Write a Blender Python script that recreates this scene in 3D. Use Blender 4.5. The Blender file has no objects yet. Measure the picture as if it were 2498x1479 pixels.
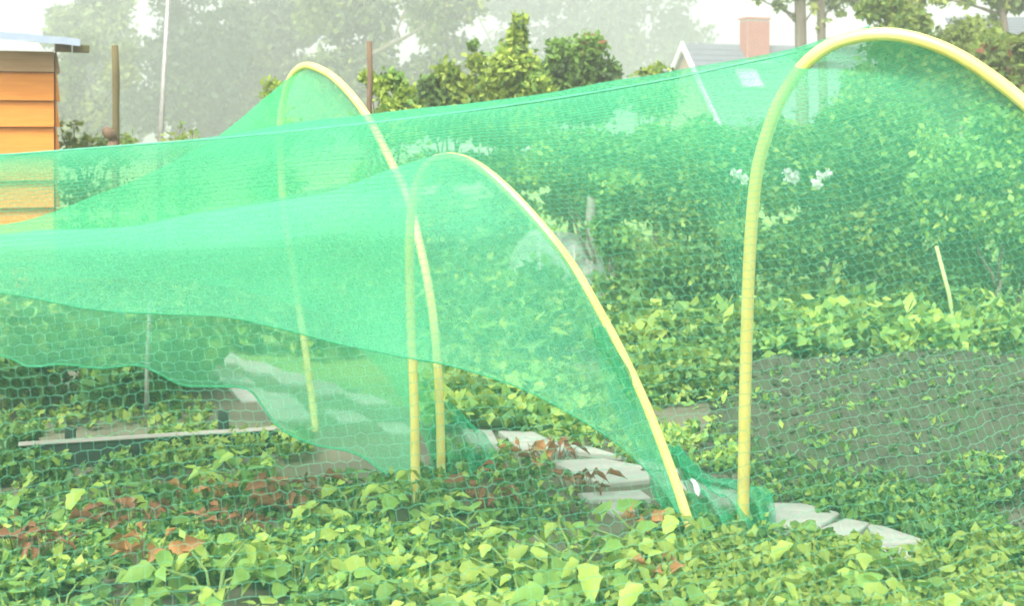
import bpy, math, random
import numpy as np
from mathutils import Vector, Matrix, noise

random.seed(7)
RNG = np.random.default_rng(11)
SC = bpy.context.scene
COL = SC.collection
R = math.radians

# ------------------------------------------------------------------ camera, sky, sun, exposure
F = 3431.0          # focal length in photograph pixels (2498 wide)
EYE = 1.05          # camera height
HZ = 330.0          # horizon row in the photograph
cam_d = bpy.data.cameras.new('camera')
cam = bpy.data.objects.new('camera', cam_d)
COL.objects.link(cam)
cam.location = (0, 0, EYE)
cam.rotation_euler = (R(90), 0, 0)
cam_d.sensor_width = 36
cam_d.lens = F / 2498 * 36
cam_d.shift_y = -(739.5 - HZ) / 2498
cam_d.dof.use_dof = True
cam_d.dof.focus_distance = 4.1
cam_d.dof.aperture_fstop = 7.0
cam_d.clip_start = 0.05
cam_d.clip_end = 2000
SC.camera = cam

SUN_EL, SUN_AZ = R(52), R(-150)
world = bpy.data.worlds.new('World')
SC.world = world
world.use_nodes = True
nt = world.node_tree
nt.nodes.clear()
sky = nt.nodes.new('ShaderNodeTexSky')
sky.sky_type = 'NISHITA'
sky.sun_disc = False
sky.sun_elevation = SUN_EL
sky.sun_rotation = SUN_AZ
sky.dust_density = 6.0
sky.air_density = 1.0
hs = nt.nodes.new('ShaderNodeHueSaturation')
hs.inputs['Saturation'].default_value = 0.12
bg = nt.nodes.new('ShaderNodeBackground')
bg.inputs['Strength'].default_value = 0.15
wo = nt.nodes.new('ShaderNodeOutputWorld')
nt.links.new(sky.outputs[0], hs.inputs['Color'])
nt.links.new(hs.outputs[0], bg.inputs['Color'])
nt.links.new(bg.outputs[0], wo.inputs['Surface'])

sd = bpy.data.lights.new('sun', 'SUN')
sd.energy = 1.5
sd.angle = R(12)
sd.color = (1.0, 0.97, 0.9)
sun = bpy.data.objects.new('sun', sd)
COL.objects.link(sun)
# direction the light travels
az = R(-35)
dirv = Vector((math.sin(R(25)) * math.cos(SUN_EL), math.cos(R(25)) * math.cos(SUN_EL), -math.sin(SUN_EL)))
sun.rotation_euler = dirv.to_track_quat('-Z', 'Y').to_euler()
sky.sun_rotation = math.atan2(-dirv.x, -dirv.y)

SC.view_settings.view_transform = 'Standard'
SC.view_settings.look = 'None'
SC.view_settings.gamma = 1
SC.view_settings.use_curve_mapping = False
SC.view_settings.exposure = 1.25
SC.render.engine = 'CYCLES'
cy = SC.cycles
cy.transparent_max_bounces = 32
cy.max_bounces = 6
cy.diffuse_bounces = 3
cy.transmission_bounces = 4
cy.glossy_bounces = 2
cy.volume_bounces = 2
cy.filter_width = 1.8
cy.use_denoising = True

# ------------------------------------------------------------------ helpers
def at(u, v, Y):
    """photograph pixel + distance -> point in the garden"""
    return Vector(((u - 1249) / F * Y, Y, EYE - (v - HZ) / F * Y))

def gnd(u, v):
    Y = EYE * F / (v - HZ)
    return Vector(((u - 1249) / F * Y, Y, 0.0))

def mesh_np(name, verts, faces, mats=(), mat_idx=None, smooth=False):
    """verts (n,3) array, faces (m,k) array"""
    me = bpy.data.meshes.new(name)
    verts = np.asarray(verts, dtype=np.float32)
    faces = np.asarray(faces, dtype=np.int32)
    k = faces.shape[1]
    me.vertices.add(len(verts))
    me.vertices.foreach_set('co', verts.ravel())
    me.loops.add(faces.size)
    me.loops.foreach_set('vertex_index', faces.ravel())
    me.polygons.add(len(faces))
    me.polygons.foreach_set('loop_start', np.arange(0, faces.size, k, dtype=np.int32))
    me.polygons.foreach_set('loop_total', np.full(len(faces), k, dtype=np.int32))
    for m in mats:
        me.materials.append(m)
    if mat_idx is not None:
        me.polygons.foreach_set('material_index', np.asarray(mat_idx, dtype=np.int32))
    if smooth:
        me.polygons.foreach_set('use_smooth', np.ones(len(faces), dtype=bool))
    me.update(calc_edges=True)
    me.validate()
    return me

class MB:
    def __init__(self):
        self.v, self.f = [], []
    def add(self, vs, fs):
        o = len(self.v)
        self.v += [tuple(p) for p in vs]
        self.f += [tuple(i + o for i in f) for f in fs]
        return self
    def box(self, lo, hi, M=None):
        x0, y0, z0 = lo; x1, y1, z1 = hi
        p = [Vector(q) for q in ((x0,y0,z0),(x1,y0,z0),(x1,y1,z0),(x0,y1,z0),(x0,y0,z1),(x1,y0,z1),(x1,y1,z1),(x0,y1,z1))]
        if M is not None: p = [M @ q for q in p]
        return self.add(p, [(0,3,2,1),(4,5,6,7),(0,1,5,4),(1,2,6,5),(2,3,7,6),(3,0,4,7)])
    def tube(self, pts, rad, n=8, cap=True):
        pts = [Vector(p) for p in pts]
        if not hasattr(rad, '__len__'): rad = [rad] * len(pts)
        rings, up = [], Vector((0.12, 0.31, 0.94)).normalized()
        prev = None
        for i, p in enumerate(pts):
            t = (pts[min(i + 1, len(pts) - 1)] - pts[max(i - 1, 0)])
            if t.length < 1e-9: t = Vector((0, 0, 1))
            t.normalize()
            a = prev if prev is not None else (up if abs(t.dot(up)) < 0.9 else Vector((1, 0, 0)))
            a = (a - t * a.dot(t)).normalized()
            prev = a
            b = t.cross(a)
            rings.append([p + (a * math.cos(2*math.pi*k/n) + b * math.sin(2*math.pi*k/n)) * rad[i] for k in range(n)])
        vs = [q for r in rings for q in r]
        fs = []
        for i in range(len(rings) - 1):
            for k in range(n):
                fs.append((i*n+k, i*n+(k+1) % n, (i+1)*n+(k+1) % n, (i+1)*n+k))
        if cap:
            fs.append(tuple(range(n - 1, -1, -1)))
            fs.append(tuple((len(rings)-1)*n + k for k in range(n)))
        return self.add(vs, fs)
    def build(self, name, mat, parent=None, smooth=False, loc=None, bevel=0):
        me = bpy.data.meshes.new(name)
        me.from_pydata(self.v, [], self.f)
        me.materials.append(mat)
        if smooth:
            me.polygons.foreach_set('use_smooth', np.ones(len(me.polygons), dtype=bool))
        me.update()
        return link(name, me, parent, loc, bevel)

def link(name, me, parent=None, loc=None, bevel=0):
    o = bpy.data.objects.new(name, me)
    COL.objects.link(o)
    if parent is not None: o.parent = parent
    if loc is not None: o.location = loc
    if bevel:
        b = o.modifiers.new('bevel', 'BEVEL'); b.width = bevel; b.segments = 2; b.limit_method = 'ANGLE'
    return o

def empty(name, loc=(0, 0, 0), rz=0.0):
    o = bpy.data.objects.new(name, None)
    COL.objects.link(o)
    o.location = loc
    o.rotation_euler = (0, 0, rz)
    o.empty_display_size = 0.1
    return o

def tag(o, label=None, cat=None, group=None, kind=None):
    if label: o['label'] = label
    if cat: o['category'] = cat
    if group: o['group'] = group
    if kind: o['kind'] = kind
    return o

def catmull(pts, n):
    """smooth curve through 3-D points, n samples even in arc length -> (n,3) array"""
    P = np.array([tuple(p) for p in pts], dtype=float)
    P = np.vstack([2*P[0]-P[1], P, 2*P[-1]-P[-2]])
    out = []
    for i in range(1, len(P) - 2):
        t = np.linspace(0, 1, 24, endpoint=False)[:, None]
        a, b, c, d = P[i-1], P[i], P[i+1], P[i+2]
        out.append(0.5*((2*b) + (-a+c)*t + (2*a-5*b+4*c-d)*t**2 + (-a+3*b-3*c+d)*t**3))
    out.append(P[-2][None])
    Q = np.vstack(out)
    L = np.concatenate([[0], np.cumsum(np.linalg.norm(np.diff(Q, axis=0), axis=1))])
    s = np.linspace(0, L[-1], n)
    return np.stack([np.interp(s, L, Q[:, k]) for k in range(3)], axis=1)

# ------------------------------------------------------------------ materials
def node_mat(name):
    m = bpy.data.materials.new(name)
    m.use_nodes = True
    t = m.node_tree
    t.nodes.clear()
    out = t.nodes.new('ShaderNodeOutputMaterial')
    return m, t, out

def noise_ramp(t, scale, stops, detail=6, rough=0.6, coord='Object', stretch=None):
    tc = t.nodes.new('ShaderNodeTexCoord')
    mp = t.nodes.new('ShaderNodeMapping')
    if stretch: mp.inputs['Scale'].default_value = stretch
    n = t.nodes.new('ShaderNodeTexNoise')
    n.inputs['Scale'].default_value = scale
    n.inputs['Detail'].default_value = detail
    n.inputs['Roughness'].default_value = rough
    r = t.nodes.new('ShaderNodeValToRGB')
    el = r.color_ramp.elements
    while len(el) < len(stops): el.new(0.5)
    for e, (p, c) in zip(el, stops):
        e.position = p; e.color = (*c, 1)
    t.links.new(tc.outputs[coord], mp.inputs[0])
    t.links.new(mp.outputs[0], n.inputs['Vector'])
    t.links.new(n.outputs['Fac'], r.inputs[0])
    return r.outputs[0], n.outputs['Fac'], mp.outputs[0]

def mat_surface(name, scale, stops, rough=0.8, bump=0.2, bdist=0.01, detail=6, stretch=None, coord='Object', spec=0.3, metal=0.0):
    m, t, out = node_mat(name)
    c, f, _ = noise_ramp(t, scale, stops, detail, stretch=stretch, coord=coord)
    p = t.nodes.new('ShaderNodeBsdfPrincipled')
    p.inputs['Roughness'].default_value = rough
    p.inputs['Specular IOR Level'].default_value = spec
    p.inputs['Metallic'].default_value = metal
    t.links.new(c, p.inputs['Base Color'])
    if bump:
        b = t.nodes.new('ShaderNodeBump')
        b.inputs['Strength'].default_value = bump
        b.inputs['Distance'].default_value = bdist
        t.links.new(f, b.inputs['Height'])
        t.links.new(b.outputs[0], p.inputs['Normal'])
    t.links.new(p.outputs[0], out.inputs[0])
    return m

def mat_leaf(name, dark, light, trans=0.35, rough=0.55, scale=9.0):
    m, t, out = node_mat(name)
    c, f, _ = noise_ramp(t, scale, [(0.3, dark), (0.7, light)], 3, coord='Object')
    oi = t.nodes.new('ShaderNodeObjectInfo')
    hsv = t.nodes.new('ShaderNodeHueSaturation')
    mr = t.nodes.new('ShaderNodeMapRange')
    mr.inputs['To Min'].default_value = 0.75
    mr.inputs['To Max'].default_value = 1.25
    t.links.new(oi.outputs['Random'], mr.inputs['Value'])
    t.links.new(mr.outputs[0], hsv.inputs['Value'])
    t.links.new(c, hsv.inputs['Color'])
    p = t.nodes.new('ShaderNodeBsdfPrincipled')
    p.inputs['Roughness'].default_value = rough
    p.inputs['Specular IOR Level'].default_value = 0.35
    tr = t.nodes.new('ShaderNodeBsdfTranslucent')
    mx = t.nodes.new('ShaderNodeMixShader')
    mx.inputs[0].default_value = trans
    t.links.new(hsv.outputs[0], p.inputs['Base Color'])
    t.links.new(hsv.outputs[0], tr.inputs['Color'])
    t.links.new(p.outputs[0], mx.inputs[1])
    t.links.new(tr.outputs[0], mx.inputs[2])
    t.links.new(mx.outputs[0], out.inputs[0])
    return m

def mat_net(name, colour, cover, vary=0.12, scale=3.0, gather=False):
    """fine woven net: threads (diffuse + translucent) over open holes"""
    m, t, out = node_mat(name)
    _, f, vec = noise_ramp(t, scale, [(0, (0, 0, 0)), (1, (1, 1, 1))], 4, coord='Object')
    mr = t.nodes.new('ShaderNodeMapRange')
    mr.inputs['From Min'].default_value = 0.3
    mr.inputs['From Max'].default_value = 0.7
    mr.inputs['To Min'].default_value = cover - vary
    mr.inputs['To Max'].default_value = cover + vary
    t.links.new(f, mr.inputs['Value'])
    n2 = t.nodes.new('ShaderNodeTexNoise')
    n2.inputs['Scale'].default_value = 260
    n2.inputs['Detail'].default_value = 2
    t.links.new(vec, n2.inputs['Vector'])
    ad = t.nodes.new('ShaderNodeMath'); ad.operation = 'MULTIPLY_ADD'
    ad.inputs[1].default_value = 0.8
    t.links.new(n2.outputs['Fac'], ad.inputs[0])
    sb = t.nodes.new('ShaderNodeMath'); sb.operation = 'SUBTRACT'
    sb.inputs[1].default_value = 0.4
    t.links.new(mr.outputs[0], sb.inputs[0])
    t.links.new(sb.outputs[0], ad.inputs[2])
    ad.use_clamp = True
    if gather:      # how closely the threads are drawn together at each place of the net
        at_ = t.nodes.new('ShaderNodeAttribute'); at_.attribute_name = 'gather'
        a2 = t.nodes.new('ShaderNodeMath'); a2.operation = 'MULTIPLY'; a2.use_clamp = True
        t.links.new(ad.outputs[0], a2.inputs[0]); t.links.new(at_.outputs['Fac'], a2.inputs[1])
        ad = a2
    d = t.nodes.new('ShaderNodeBsdfDiffuse'); d.inputs['Color'].default_value = (*colour, 1)
    tl = t.nodes.new('ShaderNodeBsdfTranslucent'); tl.inputs['Color'].default_value = (*colour, 1)
    g = t.nodes.new('ShaderNodeMixShader'); g.inputs[0].default_value = 0.4
    t.links.new(d.outputs[0], g.inputs[1]); t.links.new(tl.outputs[0], g.inputs[2])
    tp = t.nodes.new('ShaderNodeBsdfTransparent')
    mx = t.nodes.new('ShaderNodeMixShader')
    t.links.new(ad.outputs[0], mx.inputs[0])
    t.links.new(tp.outputs[0], mx.inputs[1])
    t.links.new(g.outputs[0], mx.inputs[2])
    t.links.new(mx.outputs[0], out.inputs[0])
    return m

M = {}
M['soil'] = mat_surface('soil', 2.2, [(0.3, (0.075, 0.07, 0.045)), (0.55, (0.15, 0.14, 0.095)), (0.75, (0.10, 0.13, 0.05))], 0.95, 0.8, 0.03, 10)
M['mound_soil'] = mat_surface('mound_soil', 14, [(0.25, (0.026, 0.03, 0.02)), (0.45, (0.075, 0.075, 0.05)), (0.6, (0.05, 0.08, 0.035)), (0.8, (0.095, 0.095, 0.065))], 0.95, 1.0, 0.03, 10)
M['slab'] = mat_surface('slab', 9, [(0.3, (0.30, 0.31, 0.27)), (0.7, (0.40, 0.40, 0.35))], 0.85, 0.3, 0.004, 8)
M['pipe'] = mat_surface('pipe', 9, [(0.25, (0.62, 0.52, 0.17)), (0.42, (0.80, 0.67, 0.18)), (0.7, (0.86, 0.75, 0.27))], 0.33, 0.03, 0.002, 4, spec=0.9)
M['board'] = mat_surface('board', 3, [(0.3, (0.60, 0.20, 0.022)), (0.6, (0.70, 0.265, 0.036)), (0.8, (0.52, 0.155, 0.016))], 0.6, 0.15, 0.004, 8, stretch=(1, 6, 14))
M['roof_metal'] = mat_surface('roof_metal', 5, [(0.3, (0.30, 0.37, 0.48)), (0.7, (0.42, 0.48, 0.58))], 0.35, 0.05, 0.002, 4, spec=0.5)
M['shaded_board'] = mat_surface('shaded_board', 4, [(0.3, (0.36, 0.21, 0.10)), (0.7, (0.48, 0.30, 0.16))], 0.7, 0.15, 0.004, 8, stretch=(1, 6, 14))  # top shed boards: shade under the roof put into a greyer brown
M['dark_wood'] = mat_surface('dark_wood', 6, [(0.3, (0.12, 0.075, 0.045)), (0.7, (0.22, 0.15, 0.09))], 0.85, 0.4, 0.006, 8, stretch=(3, 3, 1))
M['mossy_wood'] = mat_surface('mossy_wood', 10, [(0.3, (0.07, 0.055, 0.025)), (0.5, (0.14, 0.11, 0.05)), (0.75, (0.10, 0.115, 0.03))], 0.9, 0.5, 0.008, 8, stretch=(1, 1, .4))
M['grey_wood'] = mat_surface('grey_wood', 8, [(0.3, (0.24, 0.22, 0.19)), (0.7, (0.36, 0.33, 0.29))], 0.85, 0.4, 0.004, 8, stretch=(.4, 3, 3))
M['green_black_wood'] = mat_surface('green_black_wood', 8, [(0.3, (0.015, 0.024, 0.02)), (0.7, (0.04, 0.055, 0.045))], 0.8, 0.4, 0.004, 8, stretch=(.4, 3, 3))  # near-black green for the plank's side and pegs; the top board is paler
M['galv'] = mat_surface('galv', 20, [(0.3, (0.26, 0.27, 0.24)), (0.7, (0.40, 0.40, 0.36))], 0.5, 0.05, 0.002, 4, spec=0.5, metal=0.2)
M['rust'] = mat_surface('rust', 20, [(0.3, (0.20, 0.09, 0.04)), (0.7, (0.42, 0.22, 0.10))], 0.8, 0.5, 0.006, 6)
M['roof_slate'] = mat_surface('roof_slate', 3, [(0.3, (0.075, 0.09, 0.11)), (0.7, (0.12, 0.135, 0.16))], 0.8, 0.3, 0.02, 8)
M['white_paint'] = mat_surface('white_paint', 3, [(0.3, (0.76, 0.76, 0.74)), (0.7, (0.82, 0.82, 0.8))], 0.5, 0.02)
M['house_brick'] = mat_surface('house_brick', 8, [(0.3, (0.28, 0.16, 0.10)), (0.7, (0.38, 0.24, 0.16))], 0.9, 0.3, 0.01)
M['chimney_brick'] = mat_surface('chimney_brick', 4, [(0.3, (0.30, 0.062, 0.032)), (0.7, (0.40, 0.098, 0.05))], 0.9, 0.3, 0.01)
M['lead'] = mat_surface('lead', 3, [(0.3, (0.5, 0.5, 0.52)), (0.7, (0.6, 0.6, 0.62))], 0.6, 0.05)
M['mortar'] = mat_surface('mortar', 6, [(0.3, (0.26, 0.22, 0.19)), (0.7, (0.34, 0.3, 0.26))], 0.9, 0.2)
M['bark'] = mat_surface('bark', 6, [(0.3, (0.09, 0.075, 0.055)), (0.7, (0.19, 0.16, 0.12))], 0.95, 0.6, 0.02, 8, stretch=(3, 3, .6))
M['thread'] = mat_surface('thread', 30, [(0.3, (0.10, 0.45, 0.27)), (0.7, (0.14, 0.52, 0.33))], 0.5, 0.0)
M['net_sheet'] = mat_net('net_sheet', (0.17, 0.66, 0.39), 0.55, 0.07)
M['net_flap'] = mat_net('net_flap', (0.19, 0.72, 0.40), 0.60, 0.08)
M['net_old'] = mat_net('net_old', (0.09, 0.60, 0.26), 0.52, 0.08)
M['net_drawn'] = mat_net('net_drawn', (0.11, 0.60, 0.30), 0.88, 0.10, gather=True)
M['net_hem'] = mat_net('net_hem', (0.13, 0.60, 0.34), 0.70, 0.08)
M['net_bunch'] = mat_net('net_bunch', (0.06, 0.52, 0.27), 0.55, 0.15, 14)
M['leaf_lime'] = mat_leaf('leaf_lime', (0.27, 0.39, 0.06), (0.44, 0.55, 0.12))
M['leaf_mid'] = mat_leaf('leaf_mid', (0.14, 0.28, 0.055), (0.25, 0.41, 0.085))
M['leaf_deep'] = mat_leaf('leaf_deep', (0.065, 0.16, 0.05), (0.125, 0.26, 0.07))
M['leaf_brown'] = mat_leaf('leaf_brown', (0.14, 0.055, 0.03), (0.31, 0.13, 0.06), 0.15, 0.8)
M['leaf_rust'] = mat_leaf('leaf_rust', (0.34, 0.15, 0.05), (0.52, 0.26, 0.10), 0.2, 0.8)
M['stem'] = mat_surface('stem', 12, [(0.3, (0.12, 0.2, 0.05)), (0.7, (0.2, 0.28, 0.08))], 0.7, 0.1)
M['tree_grey'] = mat_leaf('tree_grey', (0.045, 0.085, 0.045), (0.08, 0.13, 0.06), 0.3, 0.7, 0.5)
M['tree_green'] = mat_leaf('tree_green', (0.11, 0.17, 0.045), (0.19, 0.26, 0.07), 0.3, 0.7, 0.5)
M['tree_yellow'] = mat_leaf('tree_yellow', (0.26, 0.31, 0.06), (0.38, 0.42, 0.10), 0.4, 0.7, 0.7)
M['crown_lime'] = mat_leaf('crown_lime', (0.28, 0.40, 0.07), (0.38, 0.48, 0.11), 0.45, 0.7, 1)
M['conifer_tip'] = mat_leaf('conifer_tip', (0.25, 0.36, 0.05), (0.38, 0.47, 0.08), 0.3, 0.7, 2)
M['conifer_mid'] = mat_leaf('conifer_mid', (0.12, 0.235, 0.05), (0.20, 0.34, 0.07), 0.4, 0.7, 2)
M['conifer_dark'] = mat_leaf('conifer_dark', (0.055, 0.11, 0.04), (0.10, 0.17, 0.055), 0.35, 0.7, 2)
M['white_petal'] = mat_leaf('white_petal', (0.75, 0.73, 0.70), (0.82, 0.81, 0.8), 0.3, 0.7)
M['grass'] = mat_surface('grass', 1.4, [(0.3, (0.12, 0.22, 0.06)), (0.55, (0.20, 0.32, 0.09)), (0.75, (0.17, 0.21, 0.09))], 0.95, 0.6, 0.04, 10)
M['cane'] = mat_surface('cane', 15, [(0.3, (0.32, 0.44, 0.15)), (0.7, (0.42, 0.52, 0.2))], 0.6, 0.1)
M['plastic_film'] = mat_net('plastic_film', (0.66, 0.72, 0.70), 0.34, 0.25, 6)
M['glass'] = mat_surface('glass', 2, [(0.3, (0.75, 0.8, 0.85)), (0.7, (0.8, 0.85, 0.9))], 0.15, 0.0, spec=0.8)
M['blue_plastic'] = mat_surface('blue_plastic', 4, [(0.3, (0.3, 0.38, 0.45)), (0.7, (0.4, 0.48, 0.55))], 0.5, 0.02)

# ------------------------------------------------------------------ ground and path
def ground_z(x, y):
    """gentle roughness, the dug mound on the right"""
    z = 0.006 * noise.noise(Vector((x * 3, y * 3, 0))) + 0.006 * noise.noise(Vector((x, y, 5)))
    return z

def ground_sheet():
    xs = np.concatenate([np.linspace(-140, -8, 14), np.linspace(-7, 7, 113), np.linspace(8, 140, 14)])
    ys = np.concatenate([np.linspace(-20, 0, 5), np.linspace(0.5, 13, 101), np.linspace(14, 150, 24)])
    V = []
    for y in ys:
        for x in xs:
            V.append((x, y, ground_z(x, y) - 0.012 if (abs(x) < 7.5 and 0 < y < 13.5) else -0.03))
    nx = len(xs)
    Fc = [(j*nx+i, j*nx+i+1, (j+1)*nx+i+1, (j+1)*nx+i) for j in range(len(ys)-1) for i in range(nx-1)]
    me = mesh_np('ground', V, Fc, [M['soil'], M['grass']],
                 [1 if (V[f[0]][1] > 6.9 or abs(V[f[0]][0]) > 7 or (V[f[0]][1] > 4.85 - 1.2 * V[f[0]][0] and V[f[0]][0] < .2)) else 0 for f in Fc], True)
    return tag(link('ground', me), kind='structure')
ground_sheet()

# dug earth mound, right of the big hoop
def mound():
    nu, nv = 110, 80
    a, b = gnd(1600, 1185), gnd(2900, 1400)      # near edge
    c, d = gnd(1700, 905), gnd(2900, 860)       # far edge
    V = []
    global CLOD_SPOTS
    for j in range(nv + 1):
        for i in range(nu + 1):
            s, t = i / nu, j / nv
            p = (a.lerp(b, s)).lerp(c.lerp(d, s), t)
            e = min(1, 2.2 * t, 5 * (1 - t), 6 * s, 6 * (1 - s))
            e = max(0, e); e = e * e * (3 - 2 * e)
            z = -0.05 + e * 0.15 + e * (0.07 * noise.noise(p * 3) + 0.05 * noise.noise(p * 9) + .03 * noise.noise(p * 23))
            V.append((p.x, p.y, z))
    CLOD_SPOTS = [q for q in V if q[2] > 0]
    Fc = [(j*(nu+1)+i, j*(nu+1)+i+1, (j+1)*(nu+1)+i+1, (j+1)*(nu+1)+i) for j in range(nv) for i in range(nu)]
    return tag(link('soil_mound', mesh_np('soil_mound', V, Fc, [M['mound_soil']], None, True)), kind='structure')
mound()

# clods on the dug earth: nobody could count them
def clods():
    vs, fs = [], []
    for k in range(4200):
        if k < 2800:
            q = random.choice(CLOD_SPOTS)
            p = Vector((q[0] + random.uniform(-.03, .03), q[1] + random.uniform(-.03, .03), 0)); z = q[2]
        else:
            u = random.uniform(1550, 2560); v = random.uniform(1100, 1330)
            if v > 1180 + (u - 1700) * 0.2: continue
            p = gnd(u, v); z = .005
        r = random.uniform(.003, .013) * random.choice((.7, 1, 1.3))
        o = len(vs)
        for q in ((1,0,0),(0,1,0),(-1,0,0),(0,-1,0),(0,0,1),(0,0,-1)):
            vs.append((p.x + q[0]*r*random.uniform(.6,1.2), p.y + q[1]*r*random.uniform(.6,1.2), z + q[2]*r*random.uniform(.5,.9)))
        for k in range(4):
            fs.append((o+k, o+(k+1) % 4, o+4)); fs.append((o+(k+1) % 4, o+k, o+5))
    me = mesh_np('soil_clods', vs, fs, [M['mound_soil']])
    tag(link('soil_clods', me), kind='stuff')
clods()

path = tag(empty('path'), kind='structure')
SLABS = [  # quads in photograph pixels on the ground
    [(1218,1054),(1302,1056),(1345,1078),(1250,1080)], [(1252,1083),(1348,1081),(1402,1101),(1290,1106)], [(1352,1078),(1450,1094),(1515,1114),(1408,1101)],
    [(1345,1126),(1470,1121),(1572,1141),(1402,1152)], [(1405,1156),(1574,1145),(1640,1164),(1470,1182)], [(1412,1206),(1560,1200),(1585,1218),(1440,1222)],
    [(1462,1228),(1530,1226),(1550,1250),(1495,1258)], [(1520,1117),(1600,1130),(1660,1148),(1580,1141)],
    [(1868,1230),(1960,1232),(2045,1253),(1880,1246)], [(1882,1250),(2044,1257),(2000,1285),(1885,1287)], [(2062,1268),(2120,1280),(2080,1310),(1990,1298)],
    [(2118,1284),(2152,1286),(2264,1324),(2140,1331)], [(2136,1337),(2230,1339),(2254,1374),(2186,1368)],
    [(2262,1376),(2330,1372),(2380,1394),(2290,1398)], [(2430,1398),(2520,1394),(2600,1420),(2470,1426)],
    [(1600,1176),(1690,1176),(1750,1198),(1650,1204)], [(1700,1200),(1790,1198),(1850,1224),(1750,1230)],
    [(500,858),(570,862),(600,884),(535,884)], [(575,880),(650,886),(690,908),(610,910)],
    [(650,902),(735,914),(790,938),(690,938)], [(735,930),(815,936),(845,958),(770,964)],
    [(560,946),(640,950),(668,976),(590,978)], [(620,960),(705,962),(740,990),(640,996)],
    [(640,990),(735,994),(770,1022),(668,1022)], [(790,1000),(860,1004),(905,1026),(830,1030)],
    [(920,1034),(985,1034),(1010,1056),(950,1056)], [(840,960),(910,966),(950,984),(880,986)],
    [(1010,1010),(1090,1012),(1140,1036),(1050,1040)], [(1130,1050),(1200,1052),(1215,1084),(1150,1080)],
    [(520,910),(590,915),(620,935),(545,938)],
]
for q in SLABS:
    P = [gnd(*c) for c in q]
    cx = sum((p for p in P), Vector()) / 4
    P = [cx + (p - cx) * 1.06 for p in P]
    tilt = [random.uniform(-.0015, .0015) for _ in P]
    top = [(p.x - cx.x, p.y - cx.y, 0.004 + t) for p, t in zip(P, tilt)]
    bot = [(x, y, -0.03) for x, y, _ in top]
    mb = MB().add(bot + top, [(3,2,1,0),(4,5,6,7),(0,1,5,4),(1,2,6,5),(2,3,7,6),(3,0,4,7)])
    o = mb.build('slab', M['slab'], path, loc=(cx.x, cx.y, 0), bevel=.006)

def in_slab(u, v):
    for q in SLABS:
        if not (q[0][0] - 60 < u < q[2][0] + 60 and q[0][1] - 12 < v < q[2][1] + 12): continue
        sg = [(q[(k+1) % 4][0]-q[k][0])*(v-q[k][1]) - (q[(k+1) % 4][1]-q[k][1])*(u-q[k][0]) for k in range(4)]
        if all(g >= 0 for g in sg) or all(g <= 0 for g in sg): return True
    return False

# ------------------------------------------------------------------ leaves: shared machinery
def leaf_cloud(centres, radii, n, size, flat=0.0, shell=0.55, tones=(0.5, 0.35, 0.15), aspect=0.55, droop=0.0):
    """n diamond leaves spread through ellipsoid clumps -> verts, quads, material index"""
    C = np.array(centres, float); Rd = np.array(radii, float)
    w = np.prod(Rd, axis=1) ** (2/3); w /= w.sum()
    k = RNG.choice(len(C), n, p=w)
    d = RNG.normal(size=(n, 3)); d /= np.linalg.norm(d, axis=1)[:, None]
    rr = shell + (1 - shell) * RNG.random(n) ** 0.6
    rr *= 1 + 0.18 * RNG.normal(size=n)
    p = C[k] + d * rr[:, None] * Rd[k]
    # clumping
    ax = RNG.normal(size=(n, 3)) + d * 0.6; ax[:, 2] -= droop
    ax /= np.linalg.norm(ax, axis=1)[:, None]
    q = RNG.normal(size=(n, 3)) * (1 - flat) ; q[:, 2] += flat * 2
    side = np.cross(ax, q); side /= np.linalg.norm(side, axis=1)[:, None] + 1e-9
    s = size * (0.6 + 0.8 * RNG.random(n))[:, None]
    V = np.stack([p - ax * s * .5, p + side * s * aspect * .5, p + ax * s * .5, p - side * s * aspect * .5], axis=1).reshape(-1, 3)
    Fc = np.arange(4 * n).reshape(n, 4)
    base = RNG.random(len(C))
    cut = np.cumsum(tones)
    tone = np.clip(0.55 * base[k] + 0.45 * RNG.random(n), 0, .999)
    mi = np.searchsorted(cut / cut[-1], tone)
    return V, Fc, np.clip(mi, 0, len(tones) - 1)

def limb(mb, a, b, r0, r1, wob=0.08, n=6, sides=7):
    a, b = Vector(a), Vector(b)
    L = (b - a).length
    pts, rad = [], []
    for i in range(n + 1):
        t = i / n
        j = Vector((random.uniform(-1, 1), random.uniform(-1, 1), 0)) * wob * L * (0 if i in (0, n) else 1) * 0.35
        pts.append(a.lerp(b, t) + j); rad.append(r0 + (r1 - r0) * t)
    mb.tube(pts, rad, sides)

def tree(name, label, cat, base, clumps, n, size, mats, tones, trunk_h, trunk_r, group=None, shell=.55, droop=0., aspect=.55, limbs=6, flat=0.):
    """clumps are (x,y,z,rx,ry,rz) relative to the base"""
    b = Vector(base)
    t = empty(name, b)
    tag(t, label, cat, group)
    mb = MB()
    top = Vector((clumps[0][0] * .3, clumps[0][1] * .3, trunk_h))
    limb(mb, (0, 0, -.2), top, trunk_r, trunk_r * .55, .05, 7)
    for i in range(min(limbs, len(clumps))):
        c = clumps[i]
        s = top * random.uniform(.55, 1)
        limb(mb, s, Vector(c[:3]), trunk_r * .45, trunk_r * .08, .12, 5, 5)
    mb.build('trunk', M['bark'], t, True)
    V, Fc, mi = leaf_cloud([c[:3] for c in clumps], [c[3:] for c in clumps], n, size, flat, shell, tones, aspect, droop)
    link('crown', mesh_np('crown', V, Fc, mats, mi), t)
    return t

def blobs(n, ext, rmin, rmax, z0=0, cone=0.0):
    out = []
    for i in range(n):
        z = random.uniform(0, 1)
        w = 1 - cone * z
        x = random.uniform(-1, 1) * ext[0] * w
        y = random.uniform(-1, 1) * ext[1] * w
        r = random.uniform(rmin, rmax) * (1 - .45 * cone * z)
        out.append((x, y, z0 + z * ext[2], r, r, r * random.uniform(.7, 1.05)))
    return out

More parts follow.
